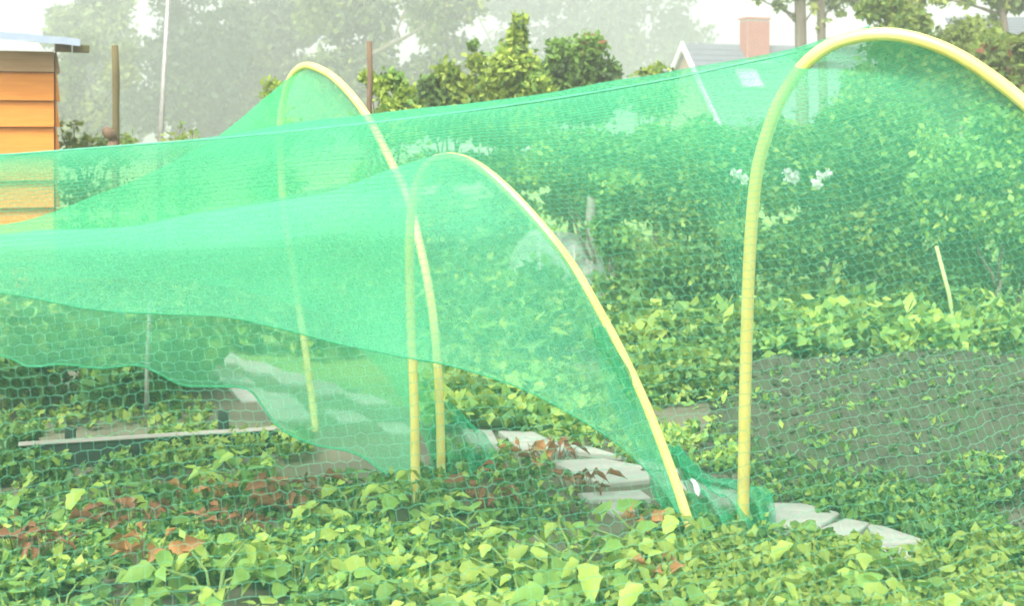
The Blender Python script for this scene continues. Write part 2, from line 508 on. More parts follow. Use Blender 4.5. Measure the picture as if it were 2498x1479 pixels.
# ------------------------------------------------------------------ far trees
def clump_px(lst, Y, base, depth=1.0):
    """list of (u, v, r_px) -> clumps relative to base"""
    out = []
    for u, v, r in lst:
        p = at(u, v, Y) - Vector(base)
        k = r / F * Y
        out.append((p.x, p.y + random.uniform(-.5, .5) * depth * k, p.z, k, k * 1.1, k * .9))
    return out

def far_tree(name, label, u0, Y, lst, n, size, mats, tones, th=3.0, tr=.25, **kw):
    b = at(u0, 0, Y); b.z = -0.03
    return tree(name, label, 'tree', b, clump_px(lst, Y, b), n, size, mats, tones, th, tr, 'hazy trees beyond the garden', **kw)

TG, TN, TY = M['tree_grey'], M['tree_green'], M['tree_yellow']
def rnd_px(u0, u1, v0, v1, n, r0, r1):
    return [(random.uniform(u0, u1), random.uniform(v0, v1), random.uniform(r0, r1)) for _ in range(n)]

far_tree('broadleaf_tree', 'pale hazy broadleaf tree with thin top just right of the orange shed', 215, 75,
         rnd_px(150, 320, 40, 330, 15, 38, 62) + [(235, -20, 55), (160, 45, 40), (125, 95, 28), (300, 10, 35)], 7000, .42, [TG, TN, TY], (.45, .45, .1))
far_tree('broadleaf_tree', 'yellowish hazy tree low behind the mossy post', 205, 60,
         rnd_px(150, 300, 110, 340, 14, 30, 50), 5200, .34, [TN, TY, TG], (.55, .3, .15), 2, .2)
far_tree('conifer_tree', 'dark bluish hazy evergreen behind the slim galvanised pole', 420, 66,
         rnd_px(340, 560, 60, 360, 22, 45, 75) + [(420, 0, 60), (380, -60, 50), (500, -40, 55)], 11000, .36, [TG, TG, TN], (.6, .28, .12), 4, .3)
far_tree('broadleaf_tree', 'tall hazy tree with feathery top between the pole and the back hoop', 640, 72,
         rnd_px(540, 760, -60, 340, 24, 45, 78), 11000, .42, [TG, TN, TY], (.5, .42, .08), 4, .3)
far_tree('willow_tree', 'light green hazy willow with a slanting bare branch behind the brown post', 880, 62,
         rnd_px(740, 1120, -60, 290, 30, 42, 72) + rnd_px(740, 900, 150, 330, 8, 40, 60), 13000, .36, [TN, TG, TY], (.55, .3, .15), 4, .3, droop=.8)
far_tree('broadleaf_tree', 'very pale hazy tree with holes of sky behind the pointed conifer', 1260, 105,
         rnd_px(1150, 1440, -60, 200, 24, 38, 66), 6500, .55, [TG, TG, TN], (.6, .3, .1), 4, .35)
far_tree('broadleaf_tree', 'very pale hazy tree standing left of the white edged gable', 1560, 105,
         rnd_px(1430, 1690, -60, 190, 24, 38, 66) + [(1700, 150, 45), (1720, 90, 30)], 6500, .55, [TG, TG, TN], (.55, .3, .15), 4, .35)

# bare branch of the willow sits in the crown: part of it
wb = bpy.data.objects['willow_tree']
mb = MB()
Yw = 60.5
limb(mb, at(905, 135, Yw) - wb.location, at(1040, 60, Yw) - wb.location, .12, .05, .05)
limb(mb, at(960, 95, Yw) - wb.location, at(990, 20, Yw) - wb.location, .07, .03, .05)
mb.build('branch', M['bark'], wb, True)

# two bare trunks on the right with thin leafy twigs
for (u, w, lab, n, lst) in (
    (1952, 30, 'thicker of two bare grey trunks behind the top of the big hoop', 520,
     [(1850, -6, 22), (1900, 12, 22), (1930, -20, 30), (1985, 20, 18), (1880, -30, 30), (1935, 40, 10), (1985, -25, 40)]),
    (2004, 22, 'thinner of two bare trunks beside the crest of the big hoop', 700,
     [(2010, 50, 12), (2030, 5, 22), (2070, -10, 34), (1990, -10, 20), (2100, 5, 26), (2000, 70, 10), (2050, 30, 14)])):
    Y = 24
    b = at(u, 0, Y); b.z = 0
    t = empty('bare_trunk_tree', b); tag(t, lab, 'tree', 'two trunks behind the big hoop')
    mb = MB(); r = w / F * Y / 2
    limb(mb, (0.05, 0, -.1), (-.03, 0, 4.8), r * 1.12, r * .85, .01, 9, 10)
    for (cu, cv, cr) in lst[:4]:
        e = at(cu, cv, Y) - b
        limb(mb, (0, 0, max(1.5, e.z - .35)), e, r * .28, r * .08, .1, 5, 5)
    mb.build('trunk', M['bark'], t, True)
    cl = clump_px(lst, Y, b)
    V, Fc, mi = leaf_cloud([c[:3] for c in cl], [c[3:] for c in cl], n, .11, 0, .2, (.5, .3, .2))
    link('crown', mesh_np('crown', V, Fc, [TN, TY, M['leaf_mid']], mi), t)

# green tree at the right edge
def near_tree(u0, Y, lst, n, size, label, mats, tones, th, tr, **kw):
    b = at(u0, 0, Y); b.z = 0
    return tree('leafy_tree', label, 'tree', b, clump_px(lst, Y, b), n, size, mats, tones, th, tr, 'green trees behind the big hoop', **kw)
near_tree(2250, 15, rnd_px(2090, 2400, 60, 330, 26, 42, 72) + [(2130, 20, 40), (2180, 15, 36), (2340, 100, 50), (2230, 45, 40)], 17000, .085,
          'bright green leafy tree filling the top of the big hoop', [M['conifer_mid'], M['crown_lime'], M['tree_green']], (.34, .42, .24), 1.4, .09, shell=.3)
near_tree(2480, 13, rnd_px(2390, 2640, 110, 340, 20, 40, 70), 13000, .08,
          'green tree with brownish patches at the right end of the hoop', [M['conifer_mid'], M['crown_lime'], M['leaf_brown'], M['tree_green']], (.36, .36, .03, .25), 1.4, .09, shell=.3)
near_tree(2460, 21, [(2440, 0, 26), (2480, 10, 24), (2410, -14, 24), (2500, -10, 40), (2360, -10, 22), (2300, -8, 26), (2240, -6, 30), (2425, 40, 12), (2440, 60, 14)], 1500, .13,
          'thin overhanging leafy twigs at the top right corner', [M['tree_green'], M['tree_yellow']], (.6, .4), 4.2, .08, shell=.2)

# ------------------------------------------------------------------ houses
def house(name, label, origin, ang, W, ez, rz, Ln, chim=None, sky_l=None, wallm='house_brick', windows=()):
    """local x = ridge, gable end at x = 0, front eave at y = -W/2"""
    h = empty(name, origin, ang); tag(h, label, 'house')
    w = W / 2
    v = [(0.15,-w+.15,-.6),(Ln-.15,-w+.15,-.6),(Ln-.15,w-.15,-.6),(0.15,w-.15,-.6),(0.15,-w+.15,ez),(Ln-.15,-w+.15,ez),(Ln-.15,w-.15,ez),(0.15,w-.15,ez),(0.15,0,rz-.12),(Ln-.15,0,rz-.12)]
    MB().add(v, [(0,1,5,4),(2,3,7,6),(3,0,4,8,7),(1,2,6,9,5)]).build('wall', M[wallm], h)
    for sgn in (-1, 1):
        # roof slope: courses of tiles, each a raised strip
        mb = MB(); n = 14
        for i in range(n):
            t0, t1 = i / n, (i + 1) / n + .012
            y0, y1 = sgn * w * t0 * 1.05, sgn * w * t1 * 1.05
            z0, z1 = rz - (rz - ez) * t0 * 1.05, rz - (rz - ez) * t1 * 1.05
            a = [(-.02,y0,z0),(Ln+.02,y0,z0),(Ln+.02,y1,z1+.045),(-.02,y1,z1+.045)]
            b = [(x,y,z-.06) for x, y, z in a]
            mb.add(a + b, [(0,1,2,3),(7,6,5,4),(0,4,5,1),(1,5,6,2),(2,6,7,3),(3,7,4,0)])
        ro = mb.build('roof', M['roof_slate'], h)
        # white verge board up the gable
        y1, z1 = sgn * w * 1.06, rz - (rz - ez) * 1.06
        vb = [(-.12,0,rz+.06),(-.03,0,rz+.06),(-.03,y1,z1+.06),(-.12,y1,z1+.06)]
        vb2 = [(x,y,z-.26) for x,y,z in vb]
        MB().add(vb + vb2, [(0,1,2,3),(7,6,5,4),(0,4,5,1),(1,5,6,2),(2,6,7,3),(3,7,4,0)]).build('verge_board', M['white_paint'], h)
    if chim:
        x, y, cw, cd, ct = chim
        cb = rz - (rz - ez) * (abs(y) + cd) / w - .2
        ch = MB().box((x-cw/2, y-cd/2, cb), (x+cw/2, y+cd/2, ct)).build('chimney', M['mortar'], h)
        nrow = int((ct - cb) / .09)
        bricks = MB()
        for r in range(nrow):      # brick courses in relief, too far to pick single bricks
            z = cb + r * .09
            off = .12 if r % 2 else 0
            k = -cw/2 - off
            while k < cw/2:
                x0, x1 = max(k, -cw/2), min(k + .22, cw/2)
                if x1 - x0 > .03:
                    bricks.box((x+x0+.005, y-cd/2-.012, z+.006), (x+x1-.005, y-cd/2+.05, z+.082))
                    bricks.box((x+x0+.005, y+cd/2-.05, z+.006), (x+x1-.005, y+cd/2+.012, z+.082))
                k += .24
            bricks.box((x-cw/2-.012, y-cd/2+.055, z+.006), (x-cw/2+.04, y+cd/2-.055, z+.082))
            bricks.box((x+cw/2-.04, y-cd/2+.055, z+.006), (x+cw/2+.012, y+cd/2-.055, z+.082))
        tag(bricks.build('brickwork', M['chimney_brick'], ch), kind='stuff')
        MB().box((x-cw/2-.05, y-cd/2-.05, ct), (x+cw/2+.05, y+cd/2+.05, ct+.07)).build('cap', M['chimney_brick'], ch)
        fl = rz - (rz - ez) * (abs(y) + cd/2 + .03) / w
        MB().box((x-cw/2-.12, y-cd/2-.06, fl-.12), (x+cw/2+.12, y-cd/2+-.02, fl+.12)).build('flashing', M['lead'], ch)
    if sky_l:
        x, y, sw, sh = sky_l
        sl = math.atan2(rz - ez, w)
        Mx = Matrix.Translation((x, y, rz - (rz - ez) * abs(y) / w + .07)) @ Matrix.Rotation(sl, 4, 'X')
        fr = MB()
        fr.box((-sw/2,-sh/2,-.05),(sw/2,-sh/2+.08,.07),Mx).box((-sw/2,sh/2-.08,-.05),(sw/2,sh/2,.07),Mx)
        fr.box((-sw/2,-sh/2+.081,-.05),(-sw/2+.08,sh/2-.081,.07),Mx).box((sw/2-.08,-sh/2+.081,-.05),(sw/2,sh/2-.081,.07),Mx)
        wn = fr.build('roof_window', M['white_paint'], h)
        MB().box((-sw/2+.081,-sh/2+.082,-.04),(sw/2-.081,sh/2-.082,.03),Mx).build('pane', M['glass'], wn)
    for (x0, x1, z0, z1) in windows:
        fr = MB()
        y = -w + .13
        fr.box((x0,y-.05,z0),(x1,y,z0+.07)).box((x0,y-.05,z1-.07),(x1,y,z1)).box((x0,y-.05,z0+.071),(x0+.07,y,z1-.071)).box((x1-.07,y-.05,z0+.071),(x1,y,z1-.071))
        wn = fr.build('window', M['white_paint'], h)
        MB().box((x0+.071,y-.02,z0+.072),(x1-.071,y-.005,z1-.072)).build('pane', M['glass'], wn)
    return h

house('brick_house', 'hazy slate roofed house with white gable edge and orange brick chimney', (6.72, 55, 0), math.atan2(.302, .953), 6.3, 1.6, 4.66, 14,
      (2.85, -.42, .95, .7, 5.62), (2.05, -1.55, .85, 1.0), windows=((1.5, 2.9, -.2, .9), (5, 6.6, -.2, .9)))
p2 = at(1012, 155, 72); p2.z = 0
house('pale_house', 'small pale house roof half hidden behind the yellowish shrubs', p2, R(14), 6.0, 2.6, 4.75, 6, wallm='white_paint')
p3 = at(2372, 20, 44); p3.z = 0
house('grey_roofed_house', 'long low grey roof behind the tree at the top right corner', p3 + Vector((0, 3, 0)), R(-6), 6.5, 3.6, 5.0, 12)

# ------------------------------------------------------------------ orange shed
YS = 9.0
sx1 = at(132, 0, YS).x
sx0 = sx1 - 2.4
shed = empty('garden_shed', (sx1, YS, 0), R(21)); tag(shed, 'orange timber shed clad in horizontal boards under a pale metal roof', 'shed')
wall_top = at(0, 124, YS).z
W = sx1 - sx0
MB().box((-W+.03, .04, -.1), (-.03, 2.0, wall_top-.02)).build('wall', M['board'], shed)
zs = [at(0, v, YS).z for v in (148, 176, 246, 310, 375, 441, 507, 573, 640, 707)] + [-.02]
zs[0] = wall_top
for i in range(len(zs) - 1):
    z1, z0 = zs[i] - .002, zs[i+1] + .002
    # lapped weatherboard: thick at the foot, thin at the top
    v = [(-W, -.012, z0), (0, -.012, z0), (0, .04, z0), (-W, .04, z0), (-W, .018, z1), (0, .018, z1), (0, .04, z1), (-W, .04, z1)]
    MB().add(v, [(0,3,2,1),(4,5,6,7),(0,1,5,4),(1,2,6,5),(2,3,7,6),(3,0,4,7)]).build('board', M['board'] if i else M['shaded_board'], shed, bevel=.003)
    v = [(.01, .045, z0), (.04, .045, z0), (.04, 2.0, z0), (.01, 2.0, z0), (.01, .045, z1), (.018, .045, z1), (.018, 2.0, z1), (.01, 2.0, z1)]
    MB().add(v, [(0,3,2,1),(4,5,6,7),(0,1,5,4),(1,2,6,5),(2,3,7,6),(3,0,4,7)]).build('board', M['board'] if i else M['shaded_board'], shed)
# roof sheet: slopes down to the right a little
rl, rr = at(-60, 82, YS).z, at(185, 106, YS).z
xr = at(187, 0, YS).x - sx1
mb = MB(); n = 26
for k in range(n):
    xa, xb = -W - .1 + (xr + W + .1) * k / n, -W - .1 + (xr + W + .1) * (k + 1) / n
    za = rl + .02 + (rr - rl) * max(0, (xa + .75) / (xr + .75)) + .004 * (k % 2)
    zb = rl + .02 + (rr - rl) * max(0, (xb + .75) / (xr + .75)) + .004 * ((k + 1) % 2)
    mb.add([(xa,-.22,za-.045),(xb,-.22,zb-.045),(xb,2.2,zb+.16-.045),(xa,2.2,za+.16-.045),(xa,-.22,za),(xb,-.22,zb),(xb,2.2,zb+.16),(xa,2.2,za+.16)],
           [(0,3,2,1),(4,5,6,7),(0,1,5,4),(2,3,7,6)] + ([(1,2,6,5)] if k == n-1 else []) + ([(3,0,4,7)] if k == 0 else []))
mb.build('roof_sheet', M['roof_metal'], shed)
bx = at(212, 0, YS).x - sx1
bz = at(0, 117, YS).z
MB().box((.0, -.12, bz-.028), (at(170,0,YS).x-sx1, -.06, bz+.026)).build('eave_beam', M['dark_wood'], shed, bevel=.004)
MB().box((at(174,0,YS).x-sx1, -.12, bz-.03), (bx, -.06, bz+.018)).build('eave_beam', M['mossy_wood'], shed, bevel=.004)

# ------------------------------------------------------------------ posts and pole
def post(name, label, u, v_top, Y, wpx, mat, cat='post', lean=0., n=9, tag_group=None):
    b = at(u, 0, Y); b.z = 0
    top = at(u, v_top, Y).z
    r = wpx / F * Y / 2
    mb = MB()
    pts = [(lean * t * top + random.uniform(-.25, .25) * r, random.uniform(-.2, .2) * r, -.1 + (top + .1) * t) for t in [i / n for i in range(n + 1)]]
    mb.tube(pts, [r * random.uniform(.9, 1.12) for _ in pts], 8)
    o = mb.build(name, mat, None, True, b)
    return tag(o, label, cat, tag_group)

o = post('wooden_post', 'mossy wooden post with a rusty knot near its foot, right of the shed', 282, 110, 8.2, 17, M['mossy_wood'])
# broken knot on that post
mb = MB()
k1 = at(270, 325, 8.15) - o.location
mb.tube([(0, 0, k1.z - .05), k1 + Vector((0, -.02, 0)), k1 + Vector((-.03, -.03, .03))], [.02, .035, .02], 8)
mb.tube([(0, -.02, k1.z - .1), k1 + Vector((.02, -.03, -.06))], [.03, .03], 8)
mb.build('knot', M['dark_wood'], o, True)
post('wooden_post', 'dark brown post standing among the shrubs right of the back hoop', 902, 100, 8.6, 13, M['dark_wood'])
b = at(391, 345, 10.5)
mb = MB(); top = at(414, -60, 10.5)
mb.tube([Vector((0, 0, -b.z)), Vector((0, 0, 0)), top - b], [.021, .021, .016], 10)
tag(mb.build('metal_pole', M['galv'], None, True, b), 'slim pale galvanised pole leaning slightly in front of the dark tree', 'pole')

# ------------------------------------------------------------------ shrubs behind the nets
CT, CM, CD = M['conifer_tip'], M['conifer_mid'], M['conifer_dark']
def shrub(name, label, u0, Y, lst, n, size, mats, tones, group=None, shell=.3, fill=True, **kw):
    b = at(u0, 0, Y); b.z = 0
    if fill:
        us = [q[0] for q in lst]; vb = HZ + EYE * F / Y
        lo = max(q[1] for q in lst)
        k = max(3, int((max(us) - min(us)) / 45))
        for i in range(k):
            for vv in np.linspace(lo + 25, vb - 35, 4):
                lst = lst + [(min(us) + (max(us) - min(us)) * (i + .5) / k + random.uniform(-15, 15), float(vv), random.uniform(40, 58))]
        n = int(n * 2.6)
        size *= .78
    return tree(name, label, 'shrub', b, clump_px(lst, Y, b), n, size, mats, tones, .7 if fill else .25, .03, group, shell=shell, **kw)
G2 = 'shrubs along the far side of the garden'
lst = [(1268, 50, 22), (1262, 85, 28), (1255, 125, 38), (1235, 165, 48), (1285, 165, 42), (1200, 210, 52), (1260, 215, 60), (1305, 215, 45), (1180, 270, 70), (1270, 290, 80)]
shrub('conifer_shrub', 'pointed yellow-green conifer standing tallest among the shrubs', 1255, 11, lst, 6500, .075, [CM, CT, CD], (.4, .35, .25), G2)
lst = [(1370, 130, 42), (1440, 115, 42), (1350, 180, 50), (1420, 170, 55), (1480, 175, 36), (1400, 230, 70), (1330, 240, 50), (1470, 240, 50)]
shrub('evergreen_shrub', 'dark green rounded shrub right of the pointed conifer', 1400, 11.5, lst, 5200, .075, [CD, CM, M['leaf_brown'], CT], (.46, .34, .06, .14), G2)
lst = [(1090, 185, 40), (1060, 215, 45), (1130, 220, 45), (1160, 150, 26), (1080, 260, 60), (1150, 260, 50), (1020, 270, 45), (1155, 110, 16)]
shrub('yellow_shrub', 'yellow-green leafy shrub left of the pointed conifer', 1090, 10.5, lst, 4200, .075, [CT, CM, CD], (.42, .3, .28), G2)
lst = [(905, 195, 22), (960, 195, 30), (985, 225, 30), (930, 215, 32), (975, 265, 36), (950, 250, 30), (1000, 290, 40), (890, 185, 14)]
shrub('yellow_shrub', 'straggly yellowish shrub growing round the dark brown post', 950, 9.2, lst, 2300, .065, [CT, CM, CD], (.5, .35, .15), G2)
lst = [(1610, 170, 26), (1575, 185, 26), (1640, 185, 24), (1600, 215, 40), (1540, 215, 34)]
shrub('yellow_shrub', 'low shrub peeping over the net below the white gable', 1600, 11, lst, 1700, .065, [CM, CT, CD], (.45, .35, .2), G2)
lst = [(660, 205, 20), (680, 215, 22), (650, 235, 22), (672, 270, 32), (700, 310, 40)]
shrub('yellow_shrub', 'small yellowish shrub seen beside the left leg of the back hoop', 665, 9.5, lst, 1200, .06, [CT, CM], (.6, .4), G2)
lst = [(438, 315, 14), (443, 300, 10), (448, 335, 18), (470, 318, 8), (455, 345, 16)]
shrub('sapling', 'tiny bright green sapling beside the foot of the slim pole', 445, 9.5, lst, 420, .055, [M['leaf_lime'], M['leaf_mid']], (.6, .4), G2)
lst = [(178, 305, 16), (165, 340, 26), (215, 350, 26), (250, 345, 24), (310, 340, 22), (145, 300, 10), (195, 300, 10)]
shrub('weedy_shrub', 'weedy growth between the shed wall and the mossy post', 215, 9.6, lst, 1000, .055, [CM, CT, M['leaf_mid']], (.4, .25, .35), G2)

# big bushes seen through the open net on the right
G3 = 'leafy bushes seen through the net'
BU = [
    (1480, 9.0, rnd_px(1330, 1620, 330, 430, 12, 40, 70) + rnd_px(1480, 1640, 420, 560, 5, 40, 60), 5000, 'bright green bush just below the crest of the long net'),
    (1490, 8.2, rnd_px(1470, 1530, 440, 660, 9, 26, 40), 2200, 'narrow dark bush behind the slanting leg of the front hoop'),
    (1700, 8.3, rnd_px(1560, 1840, 330, 560, 22, 45, 75) + [(1800, 440, 55), (1640, 520, 60), (1720, 400, 60)], 7000, 'wide lime-flecked bush left of the big hoop leg'),
    (1740, 7.6, rnd_px(1600, 1860, 560, 740, 16, 45, 65), 5600, 'dark bush low behind the big hoop leg'),
    (2050, 8.0, rnd_px(1880, 2220, 300, 560, 26, 50, 80) + [(1890, 470, 62), (1980, 470, 62), (2090, 480, 62), (1850, 430, 50), (1930, 400, 50)], 8000, 'broad green bush with white roses inside the big hoop'),
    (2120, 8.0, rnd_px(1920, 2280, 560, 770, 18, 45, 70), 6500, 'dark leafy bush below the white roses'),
    (2400, 7.8, rnd_px(2230, 2620, 280, 560, 26, 50, 80), 7600, 'tall green bush at the right edge inside the hoop'),
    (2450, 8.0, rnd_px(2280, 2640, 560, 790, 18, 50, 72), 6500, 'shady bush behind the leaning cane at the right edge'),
]
bush_of = {}
for (u, Y, l, n, lab) in BU:
    dark = 'dark' in lab or 'shady' in lab  # these bushes get mostly deep green leaves
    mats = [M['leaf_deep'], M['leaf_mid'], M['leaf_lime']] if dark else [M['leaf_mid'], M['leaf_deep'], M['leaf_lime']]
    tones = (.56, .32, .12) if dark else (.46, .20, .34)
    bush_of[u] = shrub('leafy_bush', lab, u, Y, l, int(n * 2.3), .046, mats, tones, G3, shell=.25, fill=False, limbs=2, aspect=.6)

# white roses: parts of their bush
rb = bush_of[2050]
for (u, v, r) in ((1800, 425, 16), (1815, 436, 12), (1935, 432, 20), (1922, 420, 11), (2005, 430, 12), (1992, 448, 13), (2022, 424, 9)):
    Y = 7.35
    c = at(u, v, Y) - rb.location
    V, Fc, mi = leaf_cloud([tuple(c)], [(r / F * Y,) * 3], 70, r / F * Y * .7, 0, .2, (1,), .9)
    link('blossom', mesh_np('blossom', V, Fc, [M['white_petal']], mi), rb)

# low bright rows of plants before the bushes, dark row on the left
LAND = [(0, 'at the left edge'), (180, "in line with the plank's left end"), (360, 'in line with the slim grey stake'), (560, "in line with the plank's right end"),
        (770, "in line with the back hoop's left foot"), (1013, "in line with the front hoop's left foot"), (1230, 'in line with the left end of the slabs'),
        (1450, 'in line with the middle of the slabs'), (1690, "in line with the front hoop's right foot"), (1830, "in line with the big hoop's leg"),
        (1990, 'just right of the big hoop leg'), (2150, 'in line with the pointed slab'), (2300, 'in line with the leaning cane'), (2480, 'at the right edge')]
def land(x, y):
    u = 1249 + F * x / y
    return min(LAND, key=lambda q: abs(q[0] - u))[1]

def small_plants(label, name, cat, group, spots, h, size, mats, tones, n=130):
    proto = []
    for k in range(3):
        cl = [(random.uniform(-.1, .1), random.uniform(-.1, .1), h * random.uniform(.45, .9), .1, .1, h * .35) for _ in range(5)]
        V, Fc, mi = leaf_cloud([c[:3] for c in cl], [c[3:] for c in cl], n, size, .5, .2, tones, .7)
        proto.append(mesh_np('foliage', V, Fc, mats, mi))
        mb = MB()
        for c in cl: mb.tube([(0, 0, -.03), (c[0]*.6, c[1]*.6, c[2]*.5), c[:3]], [.006, .005, .003], 5)
        me = bpy.data.meshes.new('stem'); me.from_pydata(mb.v, [], mb.f); me.materials.append(M['stem'])
        proto.append(me)
    for i, (x, y) in enumerate(spots):
        t = empty(name, (x, y, 0), random.uniform(0, 6.28))
        s = random.uniform(.75, 1.3); t.scale = (s, s, s * random.uniform(.8, 1.15))
        tag(t, label + ', ' + land(x, y), cat, group)
        k = i % 3
        link('foliage', proto[2*k], t); link('stem', proto[2*k+1], t)

sp = []
for _ in range(24):
    u = random.uniform(1500, 2480); v = random.uniform(850, 905)
    p = gnd(u, v + 12 * math.sin(u / 90)); sp.append((p.x, p.y + .15))
small_plants('bright low vegetable plant behind the mound', 'vegetable_plant', 'plant', 'row of bright plants behind the mound', sp, .15, .05, [M['leaf_lime'], M['leaf_mid'], M['leaf_deep']], (.3, .5, .2), 330)
sp = []
for _ in range(12):
    p = gnd(random.uniform(1520, 1760), random.uniform(905, 985)); sp.append((p.x, p.y))
small_plants('leafy plant between front hoop and mound', 'leafy_plant', 'plant', 'plants between the front hoop and the mound', sp, .11, .05, [M['leaf_lime'], M['leaf_mid'], M['leaf_deep']], (.4, .4, .2), 260)
sp = []
for _ in range(16):
    p = gnd(random.uniform(-60, 460), random.uniform(925, 1020)); sp.append((p.x, p.y))
small_plants('dark bushy plant behind the plank', 'bushy_plant', 'plant', 'dark plants behind the plank', sp, .2, .07, [M['leaf_deep'], M['leaf_mid'], M['leaf_lime']], (.55, .33, .12), 170)
sp = []
for _ in range(24):
    p = gnd(random.uniform(120, 1350), random.uniform(730, 870)); sp.append((p.x, p.y))
small_plants('light green plant beyond the path', 'garden_plant', 'plant', 'plants beyond the stone path', sp, .2, .06, [M['leaf_lime'], M['leaf_mid'], M['leaf_deep']], (.4, .35, .25), 300)
sp = []
for _ in range(14):
    p = gnd(random.uniform(1080, 1520), random.uniform(940, 1045)); sp.append((p.x, p.y))
small_plants('small weed beside the stone path', 'weed_plant', 'weed', 'weeds beside the path', sp, .07, .055, [M['leaf_mid'], M['leaf_lime'], M['leaf_deep']], (.45, .3, .25))

# ------------------------------------------------------------------ bits and pieces beyond the path
# clear plastic cloche
cl = empty('plastic_cloche', at(1360, 560, 9.2)); cl.location.z = 0
tag(cl, 'crumpled clear plastic cloche beyond the slanting hoop leg', 'cloche')
V = []; nu, nv = 30, 14
for j in range(nv + 1):
    for i in range(nu + 1):
        s = i / nu; a = math.pi * j / nv
        x = (s - .5) * .66
        hh = (.47 - .1 * s) * max(.0, 1 - abs(2 * s - 1) ** 3) ** .5 * (1 + .06 * noise.noise(Vector((x * 9, a * 2, 1))))
        V.append((x + .02 * noise.noise(Vector((x*6, a*3, 9))), -math.cos(a) * .3, math.sin(a) ** .8 * hh + .02 * noise.noise(Vector((x * 12, a * 4, 3)))))
Fc = [(j*(nu+1)+i, j*(nu+1)+i+1, (j+1)*(nu+1)+i+1, (j+1)*(nu+1)+i) for j in range(nv) for i in range(nu)]
link('film', mesh_np('film', V, Fc, [M['plastic_film']], None, True), cl)
for s in (-.12, .1):
    MB().tube([(s, -math.cos(a) * .295, math.sin(a) ** .8 * (.455 - .1 * (s + .33) / .66)) for a in [math.pi * k / 12 for k in range(13)]], .006, 6).build('wire_hoop', M['galv'], cl, True)
post('wooden_post', 'pale timber stake standing behind the clear plastic cloche', 1442, 425, 9.8, 22, M['grey_wood'])
b = gnd(2338, 842)
mb = MB(); top = at(2284, 600, b.y + .1)
mb.tube([b + Vector((0, 0, -.05)), b.lerp(top, .5) + Vector((.01, 0, 0)), top], [.012, .011, .010], 8)
tag(mb.build('bamboo_cane', M['cane'], None, True), 'pale green cane leaning left among the bushes inside the big hoop', 'cane')

# long plank edging of the left bed, two pegs and a slim stake
pa, pb = gnd(52, 1140), gnd(690, 1098)
ang = math.atan2(pb.y - pa.y, pb.x - pa.x); L = (pb - pa).length
ed = empty('edging_plank', pa, ang); tag(ed, 'long weathered plank edging the bed at the left', 'plank')
MB().box((0, 0, -.04), (L, .03, .066)).build('plank_side', M['green_black_wood'], ed, bevel=.003)
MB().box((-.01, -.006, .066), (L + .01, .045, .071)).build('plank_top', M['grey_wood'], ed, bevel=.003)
for x, hgt in ((.13, .10), (.62, .125)):
    MB().box((x, .076, -.05), (x + .035, .105, hgt)).build('peg', M['green_black_wood'], ed, bevel=.004)
b = gnd(357, 1012)
tag(MB().tube([(0, 0, -.05), (.003, 0, .2), (.012, .01, at(0, 735, b.y).z)], [.009, .009, .008], 8).build('slim_stake', M['galv'], None, True, b),
    'slim grey stake standing upright in the left bed', 'stake')

# ------------------------------------------------------------------ hoops
def on_plane(u, v, L, Rr, lean):
    """where the sight line through a pixel meets the hoop's plane"""
    n = (Rr - L).cross(Vector(lean))
    d = Vector(((u - 1249) / F, 1, -(v - HZ) / F))
    o = Vector((0, 0, EYE))
    return o + d * ((L - o).dot(n) / d.dot(n))

HA = [(1013,1215),(1011,1000),(1003,800),(999,620),(1003,520),(1018,445),(1045,400),(1085,383),(1130,388),(1180,414),(1250,475),(1330,563),(1400,655),(1470,775),(1530,890),(1590,1025),(1650,1185),(1697,1330)]
HB = [(1812,1300),(1817,1000),(1822,800),(1830,600),(1845,430),(1870,330),(1905,240),(1960,160),(2030,107),(2120,84),(2200,86),(2290,112),(2380,160),(2498,250),(2620,375),(2740,570),(2850,850),(2930,1200),(2965,1440)]
HC = [(770,1045),(758,950),(740,820),(715,660),(693,520),(684,400),(684,300),(695,230),(714,182),(742,160),(776,166),(820,193),(870,247),(910,307),(950,387),(990,470),(1015,560),(1040,670),(1058,780),(1068,900),(1073,1000),(1077,1165)]
def hoop3d(px, lean):
    L, Rr = gnd(*px[0]), gnd(*px[-1])
    return [on_plane(u, v, L, Rr, lean) for u, v in px]
A3 = hoop3d(HA, (0, 0, 1)); B3 = hoop3d(HB, (0, -.24, 1)); C3 = hoop3d(HC, (0, 0, 1))
def hoop(label, pts, r, ia):
    P = catmull(pts, 110)
    low = P[0].copy(); low[2] -= .06
    hi = P[-1].copy(); hi[2] -= .06
    P = np.vstack([low, P, hi])
    o = MB().tube([tuple(p - P[1]) for p in P], r, 14).build('hoop', M['pipe'], None, True, tuple(P[1]))
    tag(o, label, 'hoop', 'yellow plastic pipe hoops')
hoop('lowest yellow pipe hoop, in the centre, with its right leg slanting to the path', A3, .0135, 7)
hoop('largest yellow pipe hoop at the right, running out of the picture', B3, .0158, 9)
hoop('yellow pipe hoop farthest back, its crest above the long net', C3, .0135, 9)

